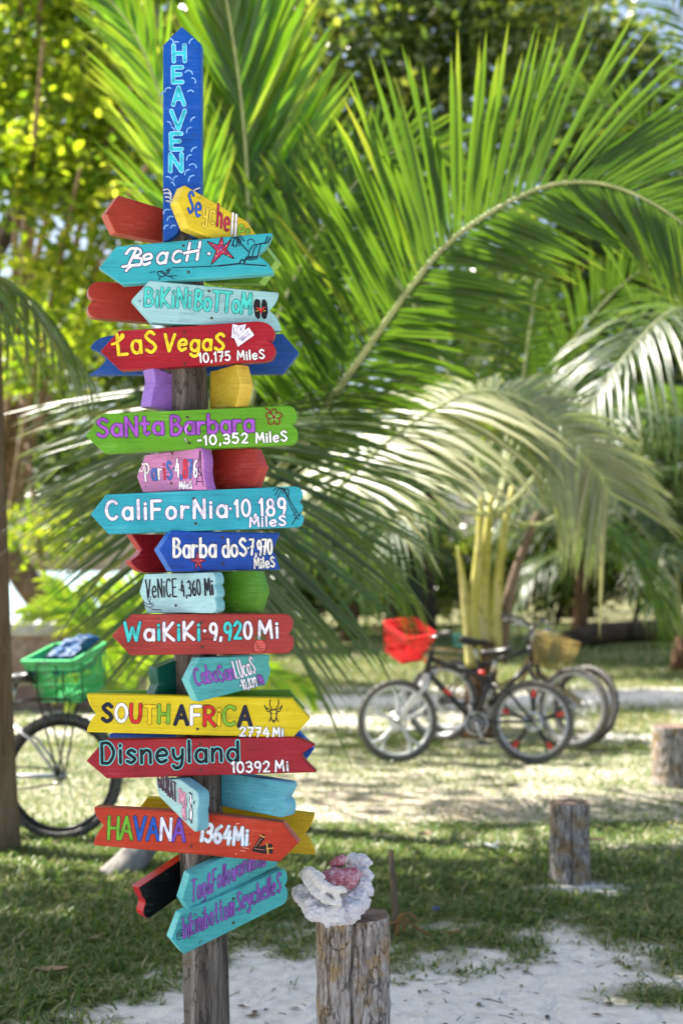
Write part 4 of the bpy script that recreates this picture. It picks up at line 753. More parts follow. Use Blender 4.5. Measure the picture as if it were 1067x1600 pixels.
pc = Pic(B); pc.draw((70, 45, 80), [('s', z3(*p_), .5) for p_ in (((540, 405), (536, 480), (524, 556)), ((543, 405), (545, 480), (556, 558)), ((530, 515), (550, 515)), ((533, 480), (547, 480)), ((527, 540), (553, 540)), ((536, 440), (544, 450)), ((535, 490), (547, 512)))], 0, .35); pc.done("tower_picture")
Board((156, 46, 36), 3.62, -32, [(330, 703), (341, 702), (394, 700), (406.6, 729), (394, 762.5), (341, 764.5), (330, 764.5)], "brick red arrow right of the small pink board", ax=341, ay=730, edge=(190, 66, 58))

B = Board((46, 170, 190), 3.545, 0, [(142, 804), (166, 772.6), (458, 760), (472, 760, 1), (472.5, 771), (473, 780, 1), (467, 784), (473, 786, 1), (473, 793), (473, 799, 1), (468, 801), (475, 803, 1), (474, 812), (473, 823, 1), (464, 823.5), (170, 834.5)], "wide turquoise board with white letters and a thin drawn palm tree", ax=300, nails=((303, 779), (306, 818)))
pc = Pic(B); text(pc, "CaliForNia", (167, 811), (354, 808), 28, 2.5, (225, 222, 242), (50, 60, 120), 1.0, gap=.34); text(pc, "·10,189", (360, 807), (446, 804), 25, 2.1, (225, 222, 242), (50, 60, 120), .9, gap=.32); text(pc, "MileS", (391, 823), (446, 821), 14.5, 1.6, (225, 222, 242), (50, 60, 120), .6, gap=.3); pc.done("lettering")
pc = Pic(B); pc.draw((15, 45, 60), [('s', z3(*p_), .55) for p_ in (((910, 575), (935, 640), (965, 700)), ((912, 575), (945, 640), (978, 695)), ((910, 572), (885, 575), (870, 600)), ((910, 572), (890, 590), (882, 610)), ((910, 572), (930, 575), (930, 600)), ((910, 572), (880, 567), (862, 580)), ((910, 572), (905, 595)), ((925, 600), (930, 612)), ((955, 700), (975, 705)))] + [('s', z4(*p_), .5) for p_ in (((945, 55), (965, 20), (985, 5)), ((950, 15), (960, 0)))], 0, .35); pc.done("palm_picture")

Board((140, 24, 38), 3.70, 30, [(205.5, 835), (216, 850, 1), (221.5, 859), (217, 870, 1), (204, 876.5), (212, 890, 1), (227, 895), (275, 894), (275, 835)], "dark red fish tail board behind the blue starfish board", ax=270, ay=860, edge=(176, 40, 54), rough=.25)
B = Board((16, 80, 186), 3.55, 27, [(249, 859), (269.5, 829), (438.5, 833), (432, 848, 1), (427, 859), (434, 872, 1), (438, 890), (269.5, 893)], "royal blue arrow with white letters and a small red starfish", ax=300, ay=860, edge=(60, 120, 215), nails=((348, 840), (349, 880)))
pc = Pic(B); text(pc, "Barba", (272, 870), (337, 870), 29, 2.2, (238, 236, 232), (15, 30, 80), .8, gap=.28); text(pc, "doS", (349, 870), (385, 868), 27, 2.1, (238, 236, 232), (15, 30, 80), .8, gap=.26); text(pc, "·7,970", (388, 867), (425, 866), 23, 1.7, (238, 236, 232), (15, 30, 80), .7, gap=.26); text(pc, "MileS", (398, 888), (429, 886), 15.5, 1.4, (238, 236, 232), (15, 30, 80), .5, gap=.3); pc.done("lettering")
pc = Pic(B); s1 = z4((530, 168), (538, 205), (566, 212), (542, 222), (552, 252), (531, 230), (520, 252), (522, 222), (498, 210), (524, 205)); pc.draw((30, 15, 30), [('p', s1), ('s', s1 + s1[:1], .6)], 0, .4); pc.draw((160, 40, 66), [('p', s1)], 1, .4); pc.draw((230, 190, 190), [('s', [a, (a[0] + .1, a[1])], .4) for a in z4((532, 190), (531, 215), (545, 213), (520, 213), (540, 232), (526, 232))], 2, .25); pc.done("starfish_picture")

B = Board((170, 216, 220), 3.55, -28, [(218, 924.6), (226, 897), (333, 894), (338, 900, 1), (337, 912), (334, 914), (339, 920, 1), (338, 932), (335, 935), (340, 942, 1), (338, 953), (336, 958, 1), (330, 958), (229.7, 958)], "short pale aqua board with thin black letters", ax=300, ay=925, edge=(150, 214, 226), nails=((275, 946),))
pc = Pic(B); text(pc, "VeNiCE", (229, 934), (276, 932), 28, 1.2, (24, 24, 36), None, gap=.3); text(pc, "·4,360", (281, 933), (314, 930), 24, 1.1, (24, 24, 36), None, gap=.3); text(pc, "Mi", (321, 930), (333, 929), 25, 1.4, (24, 24, 36), None, gap=.3)
pc.done("lettering"); pc = Pic(B); pc.draw((60, 70, 90), [('s', Sm(*z4(*p_)), .45) for p_ in (((292, 385), (300, 410), (325, 418), (338, 405)), ((308, 350), (312, 380), (322, 400)), ((326, 370), (322, 395), (330, 408)), ((325, 425), (345, 428), (372, 430)), ((300, 395), (315, 405), (335, 398)))], 0, .35); pc.done("boat_picture")
Board((82, 140, 34), 3.62, -34, [(340, 893.5), (398, 892.5), (407, 924.6), (397, 957), (340, 958)], "mid green arrow right of the short pale aqua board", ax=345, ay=925, edge=(96, 158, 46))

B = Board((170, 56, 50), 3.54, -2, [(175, 993), (205.5, 960), (442, 959), (456, 960, 1), (457, 972), (457, 986, 1), (450, 990.5), (459, 994, 1), (458, 1006.5), (457, 1020, 1), (445, 1021), (203.7, 1024)], "faded red board with white and turquoise letters and a pineapple", ax=300, nails=((315, 973), (316, 1011)))
pc = Pic(B); TQ = (62, 190, 190); LV = (226, 222, 236)
text(pc, "WaiKiKi·", (196, 1001), (321, 999), 27, 2.5, [TQ, LV, TQ, LV, TQ, LV, TQ, LV], (60, 25, 50), .9, gap=.28); text(pc, "9,920", (329, 999), (393, 998), 26, 2.3, [LV, LV, TQ, TQ, LV], (60, 25, 50), .9, gap=.28); text(pc, "Mi", (405, 997), (434, 996), 26, 2.3, LV, (60, 25, 50), .9, gap=.3); pc.done("lettering")
pc = Pic(B); c0 = z4((803, 590))[0]; el_ = [(c0[0] + 10 * math.cos(a), c0[1] + 11 * math.sin(a)) for a in np.linspace(0, 2 * math.pi, 18, endpoint=False)]
pc.draw((50, 25, 25), [('p', el_), ('s', el_ + el_[:1], .6)], 2, .4); pc.draw((186, 70, 66), [('p', el_)], 3, .4); pc.draw((215, 140, 110), [('s', [(c0[0] + x, c0[1] + y), (c0[0] + x + .2, c0[1] + y)], .6) for x in (-6, -2, 2, 6) for y in (-7, -3, 1, 5) if x * x + y * y < 70], 4, .35)
pc.draw((40, 95, 50), [('s', z4((803, 558), (x, y)), .95) for x, y in ((815, 520), (830, 540), (780, 545), (792, 530), (832, 555), (785, 560))], 5, .4); pc.done("pineapple_picture")

Board((14, 92, 80), 3.64, 40, [(246, 1043), (289, 1026.5), (300, 1023), (300, 1080), (289, 1082), (237, 1106), (238, 1092, 1), (248, 1070), (244, 1055, 1)], "dark green tail board left of the short turquoise arrow, overlapping the yellow board", ax=289, ay=1060, rough=.3)
B = Board((84, 186, 186), 3.525, 33, [(294.7, 1063), (312, 1028), (423, 1023), (420, 1033, 1), (421, 1039), (427, 1046, 1), (416, 1070), (310, 1096.6)], "short turquoise arrow with purple and white letters above the yellow board", ax=330, ay=1060, edge=(120, 212, 214))
pc = Pic(B); PU = (140, 84, 180); text(pc, "Cabo", (307, 1071), (342, 1064), 27, 1.35, PU, (50, 30, 80), .6, gap=.26); text(pc, "San", (345, 1065), (367, 1060), 25, 1.3, PU, (50, 30, 80), .6, gap=.26); text(pc, "LUcaS", (370, 1060), (400, 1052), 27, 1.1, (235, 230, 240), (90, 70, 130), .5, gap=.3); text(pc, "-10,839", (377, 1078), (402, 1072), 15, 1.0, (235, 235, 245), (60, 60, 110), .5, gap=.3); text(pc, "Mi", (406, 1070), (413, 1068), 15, 1.0, PU, (50, 30, 80), .4, gap=.34); pc.done("lettering")

B = Board((232, 208, 14), 3.548, 0, [(135.7, 1084), (456, 1091), (484.5, 1122.6), (458, 1152.6), (135.7, 1144), (140, 1124, 1), (151, 1116), (138, 1102, 1)], "bright yellow arrow with letters of many colours and an antelope head", ax=300, nails=((310, 1092), (309, 1139)))
pc = Pic(B); RD = (196, 40, 34); GN = (120, 170, 40); NV = (22, 26, 50)
text(pc, "SOUTH", (161, 1127), (263, 1130), 27, 2.5, [NV, WH, RD, (222, 190, 20), GN], (40, 35, 20), .8, gap=.26); text(pc, "AFRiCA", (274, 1132), (392, 1134), 29, 2.5, [NV, WH, RD, (222, 190, 20), GN, NV], (40, 35, 20), .8, gap=.22)
text(pc, "2774", (375, 1150), (420, 1151), 13.5, 1.4, WH, (110, 130, 160), .6, gap=.26); text(pc, "Mi", (427, 1150), (442, 1150), 12.5, 1.4, WH, (110, 130, 160), .6, gap=.34); pc.done("lettering")
pc = Pic(B); pc.draw((50, 40, 20), [('s', Sm(*z5(*p_)), .6) for p_ in (((835, 270), (825, 250), (828, 228)), ((848, 270), (862, 250), (862, 228)), ((828, 272), (810, 262), (803, 252), (815, 276), (828, 280)), ((854, 272), (870, 262), (878, 252), (868, 276), (856, 280)), ((828, 275), (830, 300), (838, 322), (846, 322), (854, 300), (856, 275)), ((828, 275), (842, 270), (856, 275)), ((836, 316), (848, 316)), ((822, 322), (832, 300)), ((862, 322), (852, 300)), ((832, 285), (836, 288)), ((848, 288), (852, 285)))], 0, .35); pc.done("antelope_picture")
Board((96, 150, 40), 3.73, 0, [(148, 1084), (155, 1080), (452, 1079), (476, 1108), (452, 1138), (150, 1138)], "green board behind the bright yellow arrow", ax=300)

B = Board((166, 28, 46), 3.552, -2, [(135, 1189), (164, 1156), (456, 1151), (475, 1155, 1), (492, 1165), (480, 1171, 1), (471, 1180), (480, 1194, 1), (495, 1206.6), (167.5, 1216.5)], "crimson board with black letters outlined in pale blue", ax=300, nails=((313, 1163), (314, 1203)))
pc = Pic(B); text(pc, "DisNeyl"[:3] + "neyland", (160, 1193), (372, 1189), 31, 2.4, (12, 16, 24), (100, 200, 205), 1.5, gap=.30); text(pc, "10392", (363, 1207), (421, 1205), 16, 1.5, WH, (60, 30, 70), .6, gap=.28); text(pc, "Mi", (431, 1205), (450, 1204), 16, 1.5, WH, (60, 30, 70), .6, gap=.34); pc.done("lettering")
Board((24, 84, 178), 3.733, -4, [(171, 1147), (466, 1142.5), (491, 1170), (478, 1188), (171, 1190)], "blue board behind the crimson board", ax=300, edge=(40, 100, 200))

B = Board((168, 216, 214), 3.50, -38, [(243.5, 1217.5), (281, 1217.5), (305, 1234.5), (310, 1238, 1), (310.5, 1246), (310.5, 1262, 1), (308.5, 1268), (310, 1280, 1), (309, 1293), (308, 1302, 1), (303, 1299), (250, 1246), (245, 1236, 1)], "pale mint board seen at a steep angle, with dark letters and a small drawn animal", ax=300, ay=1260, edge=(130, 200, 218))
pc = Pic(B); text(pc, "GUJRAT", (248, 1229), (276, 1254), 28, 1.15, (55, 42, 56), (150, 130, 150), .3, up=(-.04, -1), gap=.3); text(pc, "2445", (279, 1252), (291, 1263), 22, .75, (206, 150, 176), (150, 50, 80), .4, up=(0, -1), gap=.34); text(pc, "Mi", (285.5, 1277), (290.5, 1282), 17, .75, (206, 150, 176), (150, 50, 80), .4, up=(0, -1), gap=.4); pc.done("lettering")
pc = Pic(B); zg = Z(.0937, 240, 1200); pc.draw((50, 60, 80), [('s', zg(*p_), r_) for p_, r_ in ((((600, 410), (640, 440)), .9), (((600, 850), (595, 740), (620, 660), (640, 650), (655, 760), (640, 880)), .35), (((630, 880), (635, 915)), .9), (((595, 845), (600, 865)), .9), (((680, 555), (676, 595)), .7), (((625, 620), (635, 640)), .9), (((605, 470), (600, 560), (630, 620)), .4), (((640, 455), (640, 520)), .4))], 1, .3); pc.draw((232, 226, 232), [('s', zg((625, 470), (615, 560), (625, 700), (625, 850)), 1.7)], 0, .4); pc.done("animal_picture")
Board((88, 172, 192), 3.615, -35, [(345, 1210), (357.6, 1208), (446, 1222.5), (452, 1226, 1), (447, 1236), (444, 1242, 1), (441.6, 1247), (449, 1254, 1), (448, 1266), (446, 1278, 1), (438, 1277), (357.6, 1262), (345, 1259)], "sky blue board with a notched chipped end right of the steep mint board", ax=358, ay=1240, edge=(120, 196, 216))
Board((214, 178, 10), 3.735, 0, [(196, 1292), (229.6, 1247), (300, 1250), (492, 1273), (487, 1292, 1), (474.5, 1304), (488, 1312, 1), (493, 1336), (228, 1318)], "yellow fish tail board behind the orange red arrow", ax=300, edge=(222, 196, 20))
B = Board((198, 58, 28), 3.562, -8, [(147, 1261), (300, 1269), (441.6, 1285), (466, 1317.5), (437, 1347), (146, 1320.6), (150, 1302, 1), (162, 1289.5), (148, 1276, 1)], "orange red arrow with letters of many colours and painted cigars", ax=300, nails=((299, 1322),), edge=(206, 100, 78))
pc = Pic(B); text(pc, "HAVANA", (170, 1310), (288, 1314), 34, 2.3, [(110, 176, 40), (110, 176, 40), (24, 84, 180), (24, 84, 180), (222, 220, 240), (110, 70, 176)], (35, 25, 50), .9, gap=.16); text(pc, "1364", (312, 1313), (359, 1319), 27, 2.2, (222, 222, 236), (110, 190, 200), .9, gap=.24, jit=0); text(pc, "Mi", (365, 1319), (386, 1320), 26, 2.0, (222, 222, 236), (110, 190, 200), .9, gap=.3); pc.done("lettering")
pc = Pic(B); c1_ = z6((748, 352), (790, 284), (803, 282), (806, 298), (765, 355)); c2__ = z6((758, 342), (830, 322), (838, 332), (838, 366), (800, 366), (752, 356))
pc.draw((26, 18, 20), [('p', c1_), ('p', c2__)], 0, .4); pc.draw((206, 150, 70), [('s', z6((785, 288), (802, 296)), .8), ('s', z6((812, 322), (818, 364)), .8), ('s', z6((812, 345), (838, 342)), .7)], 1, .35); pc.draw((190, 130, 110), [('s', z6((760, 345), (800, 350)), .35), ('s', z6((765, 335), (790, 300)), .35)], 2, .3)
pc.draw((222, 150, 130), [('s', z6(*p_), .45) for p_ in (((680, 240), (695, 236)), ((710, 340), (735, 345)), ((700, 352), (720, 356)), ((735, 330), (745, 320)), ((680, 366), (684, 368)))], 0, .35); pc.done("cigar_picture")

Board((14, 14, 16), 3.64, 35, [(217, 1387), (286, 1341), (300, 1332), (300, 1390), (286, 1397), (240, 1431), (232, 1437, 1), (229, 1434), (221, 1428, 1), (226, 1417), (230, 1408, 1), (223, 1402)], "black faced board with glossy red edges left of the post near the bottom", ax=286, ay=1380, edge=(186, 22, 40), rough=.25)
B = Board((78, 186, 190), 3.54, 28, [(285, 1404.7), (297, 1365), (354, 1338), (433, 1325), (434, 1352), (420, 1360), (299, 1428)], "turquoise arrow with purple handwriting under the orange red arrow", ax=330, ay=1390, edge=(104, 208, 212))
pc = Pic(B); text(pc, "Tag&Follow", (300, 1409), (369, 1375), 33, 1.1, (134, 86, 176), (50, 40, 90), .5, gap=.34, up=(.02, -1)); text(pc, "on", (372, 1370), (385, 1362), 28, 1.15, (134, 86, 176), (50, 40, 90), .6, gap=.22, up=(.02, -1)); text(pc, "insta", (389, 1361), (414, 1352), 28, 1.1, (134, 86, 176), (50, 40, 90), .6, gap=.24, up=(.02, -1)); pc.done("lettering")
B = Board((74, 186, 188), 3.525, 25, [(268, 1467), (283, 1428), (442, 1358), (449, 1359, 1), (449.5, 1370), (449, 1380, 1), (445, 1384), (451, 1388, 1), (450, 1398), (449, 1410, 1), (442, 1414), (288, 1491)], "lowest board, turquoise with purple handwriting, tilted up to the right", ax=330, ay=1430, edge=(110, 212, 214), nails=((365, 1404), (365, 1442)))
pc = Pic(B); text(pc, "@", (276, 1470), (286, 1465), 17, .6, (40, 40, 70), None, up=(.05, -1)); text(pc, "bikinibottom", (287, 1467), (366, 1430), 33, 1.1, (134, 86, 176), (50, 40, 90), .5, gap=.36, up=(-.02, -1)); text(pc, "SeychelleS", (371, 1424), (438, 1393), 30, 1.15, (134, 86, 176), (50, 40, 90), .5, gap=.34, up=(.02, -1)); pc.done("lettering")
# ------------------------------------------------------------------ stumps, coral, stick
def stump(loc, r_, h, label, seed, crack=True):
    root = thing("tree_stump", loc, label, "stump", "cut palm stumps"); q = MB(); n = 200; k = 70; vs = []; fs = []
    for i in range(k + 1):
        z = -.06 + (h + .06) * i / k
        for j in range(n):
            a = 2 * math.pi * j / n; ca, sa = math.cos(a), math.sin(a)
            rr = r_ * (1 + .045 * mnoise.noise((ca * 1.3 + seed, sa * 1.3, z * 2.2)) + .02 * mnoise.noise((ca * 7, sa * 7 + seed, z * 3.5)) + .012 * mnoise.noise((ca * 16, sa * 16, z * 9 + seed)))
            rr *= 1 + .012 * math.sin(z * 70 + 2 * mnoise.noise((ca, sa, z * 3))) + (.07 * max(0, 1 - z / .08) if z < .08 else 0)
            if crack:
                ck = -1.62 + .10 * mnoise.noise((seed, 3, z * 5)) ; d = abs((a + math.pi) % (2 * math.pi) - math.pi - ck); 
                
                if d < .07: rr -= .020 * (1 - d / .07)
            ck2 = mnoise.noise((ca * 9 + seed, sa * 9, z * 2.2)); rr -= .0035 * max(0, 1 - abs(ck2) / .10)
            if i == k: rr *= .985
            vs.append((rr * ca, rr * sa, z))
    for i in range(k):
        for j in range(n): fs.append((i * n + j, i * n + (j + 1) % n, (i + 1) * n + (j + 1) % n, (i + 1) * n + j))
    q.add(vs, fs); part(q, "bark", M_STUMP, root, local=True)
    q = MB(); vs2 = []; fs2 = []
    for ri in range(7):
        for j in range(n):
            v = vs[k * n + j]; f_ = 1 - ri / 6.5; vs2.append((v[0] * f_, v[1] * f_, v[2] - .001 + .004 * mnoise.noise((v[0] * f_ * 40, v[1] * f_ * 40, seed))))
    for ri in range(6):
        for j in range(n): fs2.append((ri * n + j, ri * n + (j + 1) % n, (ri + 1) * n + (j + 1) % n, (ri + 1) * n + j))
    fs2.append([6 * n + j for j in range(n)]); q.add(vs2, fs2); part(q, "cut_top", M_STUMPTOP, root, local=True); return root
s1p = at(552, 1428, 3.78); stump(Vector((s1p.x, s1p.y, 0)), .0965, s1p.z, "nearest stump, cut palm trunk with orange lichen carrying the white coral", 1.3)
s2p = gnd(890, 1378); stump(s2p, .098, .385, "middle stump standing shaded in the grass on the right", 5.1)
s3p = gnd(1048, 1228); stump(s3p, .135, .42, "sunlit stump farthest back, cut by the right edge of the picture", 8.7, False)
YS = 3.72
def blob(name, spheres, mat, label, cat, vox=.005, strength=.012, scale=.02, seed=0, fine=0):
    q = MB(); c0 = sum((at(*s_[:3]) for s_ in spheres), Vector()) / len(spheres)
    for k, s_ in enumerate(spheres):
        bm = bmesh.new(); bmesh.ops.create_icosphere(bm, subdivisions=3, radius=1); c = at(*s_[:3]); r_ = s_[3] * s_[2] / F; sq = s_[4] if len(s_) > 4 else (1, 1, 1)
        vs = [tuple(c + Vector((v.co.x * sq[0], v.co.y * sq[1], v.co.z * sq[2])) * r_ * (1 + .16 * mnoise.noise(v.co * 1.7 + Vector((k, seed, 0))))) for v in bm.verts]
        q.add(vs, [[v.index for v in f.verts] for f in bm.faces]); bm.free()
    o = solo(q, name, mat, c0, label, cat)
    rm = o.modifiers.new("fuse", 'REMESH'); rm.mode = 'VOXEL'; rm.voxel_size = vox; rm.use_smooth_shade = True
    tx = bpy.data.textures.new("lumps", 'CLOUDS'); tx.noise_scale = scale; tx.noise_depth = 4
    d = o.modifiers.new("lumps", 'DISPLACE'); d.texture = tx; d.strength = strength; d.mid_level = .5; d.texture_coords = 'LOCAL'
    if fine:
        tx2 = bpy.data.textures.new('pores', 'CLOUDS'); tx2.noise_scale = .007; tx2.noise_depth = 2
        d2 = o.modifiers.new('pores', 'DISPLACE'); d2.texture = tx2; d2.strength = fine; d2.mid_level = .5; d2.texture_coords = 'LOCAL'
    return o
def coralmat(name, stops, sc):
    m, t, p = newmat(name); n_ = N(t, "ShaderNodeTexNoise", Scale=float(sc), Detail=6.0, Roughness=.7); t.links.new(coords(t), n_.inputs[0])
    v = N(t, "ShaderNodeTexVoronoi", Scale=float(sc) * 2.2); t.links.new(coords(t), v.inputs[0])
    t.links.new(ramp(t, n_.outputs[0], stops), p.inputs["Base Color"]); p.inputs["Roughness"].default_value = .9; bump(t, p, v.outputs["Distance"], .7, .006); return m
M_CORAL = coralmat("white_coral", [(.3, (.42, .34, .40)), (.42, (.62, .60, .63)), (.6, (.74, .73, .73))], 45)
M_PINK = coralmat("pink_coral", [(.34, (.30, .04, .07)), (.48, (.47, .17, .22)), (.60, (.58, .38, .43)), (.72, (.66, .56, .61))], 70)
M_FINGER = basic("bleached_coral", (.68, .66, .62), .9, 0, .12, 30, .004)
blob("coral_rock", [(472, 1400, 3.70, 15), (485, 1414, 3.66, 16), (500, 1426, 3.64, 18, (1.2, 1, .9)), (520, 1428, 3.64, 19, (1.3, 1, .9)), (542, 1424, 3.66, 19, (1.2, 1, 1)), (558, 1408, 3.70, 19), (566, 1388, 3.73, 16), (570, 1368, 3.76, 13), (562, 1350, 3.78, 14), (552, 1345, 3.78, 10), (574, 1349, 3.78, 8), (515, 1412, 3.76, 26, (1.5, 1.3, .7)), (540, 1400, 3.80, 24), (490, 1398, 3.76, 18)], M_CORAL, "knobbly white coral rock lying on the nearest stump", "coral", .003, .030, .026, 0, .008)
FB = []
for pl in (((474, 1366, 3.67, 6), (483, 1361, 3.655, 8.5), (490, 1370, 3.645, 8.5), (503, 1381, 3.63, 7.5), (518, 1389, 3.615, 6.5), (536, 1391, 3.61, 5.5)), ((479, 1362, 3.66, 7), (478, 1374, 3.655, 6), (486, 1386, 3.64, 6), (496, 1397, 3.625, 6.5), (508, 1405, 3.615, 6), (524, 1411, 3.61, 5), (532, 1413, 3.61, 4)),
           ((503, 1381, 3.63, 5), (505, 1392, 3.62, 4.5), (500, 1400, 3.62, 5)), ((518, 1389, 3.615, 5), (526, 1400, 3.612, 5), (530, 1409, 3.61, 4.5)), ((488, 1368, 3.645, 6), (497, 1365, 3.65, 5), (504, 1370, 3.65, 4))):
    for c_ in catmull(pl, 5): FB.append(tuple(c_))
blob("finger_coral", FB, M_FINGER, "bleached branching coral piece in front of the pink coral", "coral", .0028, .009, .010)
blob("pink_coral", [(510, 1373, 3.69, 13), (522, 1372, 3.69, 16, (1.2, 1, 1)), (540, 1372, 3.70, 17, (1.2, 1, 1)), (553, 1366, 3.71, 11)], M_PINK, "larger pink coral lump resting on the white coral rock", "coral", .003, .004, .01, 2)
blob("pink_coral", [(522, 1350, 3.73, 7), (530, 1346, 3.73, 9), (535, 1341, 3.73, 6)], M_PINK, "small pink coral piece perched on top behind the larger lump", "coral", .0025, .004, .01, 3)
# stick with dry vine
b = gnd(617, 1462); st = thing("wooden_stick", b, "thin upright stick with a dry brown vine, right of the coral stump", "stick")
q = MB(); tp = at(611, 1328, b.y); q.tube([tuple(b - Vector((0, 0, .05))), tuple(b.lerp(tp, .35) + Vector((.006, 0, 0))), tuple(b.lerp(tp, .7)), tuple(tp)], [.0155, .0145, .0135, .011], 10); part(q, "stake", M_STICK, st)
q = MB(); M_VINE = basic("dry_vine", (.26, .13, .035), .8, 0, .3, 40)
for pts in (((622, 1462), (622, 1440), (626, 1430), (640, 1428), (652, 1438)), ((624, 1432), (640, 1440), (655, 1452), (676, 1462)), ((600, 1444), (614, 1442), (630, 1441), (631, 1458)), ((690, 1458), (705, 1456), (720, 1454)), ((617, 1470), (620, 1450), (623, 1435))):
    q.tube(catmull([tuple(at(x, y, b.y - .03)) for x, y in pts], 5), .0055, 6)
part(q, "vine", M_VINE, st)
# grey timber offcut in the grass left
b = gnd(188, 1368); q = MB(); M_GREYWOOD = wood("grey_driftwood", [(.3, (.14, .125, .11)), (.6, (.30, .28, .26)), (.8, (.40, .38, .36))], (30, 30, 4), None, .006)
tp = at(232, 1312, b.y + .15); q.tube(catmull([tuple(b + Vector((-.05, .0, -.04))), tuple(b.lerp(tp, .3)), tuple(b.lerp(tp, .75)), tuple(tp)], 6), list(np.linspace(.085, .07, 19)), 14)
solo(q, "driftwood_log", M_GREYWOOD, b, "grey weathered log stuck slanting in the grass behind the orange red arrow", "log")
M_DRY = basic("dead_leaf", (.36, .23, .14), .8, 0, .3, 30)
for i, (px, py, L, rz, lab) in enumerate(((80, 1531, .062, .1, "curled tan dead leaf on the grass at bottom left"), (148, 1478, .03, .9, "small tan dead leaf in the grass under the lowest board"), (666, 1312, .05, .5, "dead leaf on the bare soil near the sunlit patch"), (930, 1322, .05, .2, "dead leaf in the grass right of the middle stump"))):
    c = gnd(px, py) + Vector((0, 0, .03)); q = MB(); vs = []
    for k in range(9):
        u = k / 8; wd = .34 * math.sin(math.pi * min(1, u * .95 + .03)) ** .8
        for s_ in (-1, 0, 1): vs.append((L * (u - .5) * 2, L * wd * s_ * 2 * .5, L * (.22 * abs(s_) + .25 * (u - .5) ** 2)))
    q.add(vs, [(k * 3 + j, k * 3 + j + 1, k * 3 + j + 4, k * 3 + j + 3) for k in range(8) for j in range(2)]); q.xform(Matrix.Translation(c) @ Matrix.Rotation(rz, 4, 'Z') @ Matrix.Rotation(.15, 4, 'X'))
    solo(q, "dead_leaf", M_DRY, c, lab, "leaf")
c = gnd(681, 1428); q = MB(); q.tube([(c.x, c.y, .012), (c.x, c.y + .004, .03)], .015, 14); solo(q, "bottle_cap", basic("blue_plastic", (.01, .06, .35), .3), c, "tiny blue bottle cap lying in the grass right of the stick", "bottle cap")
c = gnd(768, 1330); q = MB(); q.box((c.x, c.y, .03), (.075, .04, .006), Matrix.Rotation(.25, 3, 'Y')); q.box((c.x + .02, c.y + .01, .04), (.05, .035, .004), Matrix.Rotation(-.4, 3, 'Y')); solo(q, "paper_scrap", basic("white_paper", (.75, .75, .75), .8), c, "crumpled white scrap of paper on the grass left of the middle stump", "paper", smooth=False)
b = gnd(1000, 1012); q = MB(); q.tube(catmull([tuple(b + Vector((-1.5, 0, .1))), tuple(b + Vector((-.4, .1, .3))), tuple(b + Vector((1.2, 0, .3))), tuple(b + Vector((3, .3, .2)))], 6), .22, 12); solo(q, "fallen_log", M_DARKBARK, b, "dark fallen log lying in the shade at the far right", "log")
# ------------------------------------------------------------------ bicycles
M_TYRE = basic("tyre_rubber", (.085, .08, .075), .6, 0, .5, 60, .004); M_BLACK = basic("black_enamel", (.012, .013, .016), .28, 0, .3, 12); M_CHROME = basic("brushed_metal", (.55, .55, .56), .3, 1, .15, 30)
M_WHITE = basic("silver_enamel", (.62, .63, .65), .3, .2, .1, 12); M_REDP = basic("red_plastic", (.62, .016, .02), .35, 0, .15, 10); M_GREENP = basic("green_plastic", (.07, .52, .17), .35, 0, .15, 10); M_WIRE = basic("bronze_wire", (.24, .165, .04), .4, .6, .3, 30)
M_SADDLE = basic("saddle_vinyl", (.016, .016, .018), .35, 0, .3, 20, .002); M_REDACC = basic("red_accent", (.6, .04, .03), .4); M_GREYB = basic("grey_blue_enamel", (.10, .13, .18), .3, .1, .2, 20); M_GOLD = basic("tarnished_frame", (.36, .27, .10), .4, .3, .3, 20); M_ORANGE = basic("orange_reflector", (.8, .22, .02), .25)
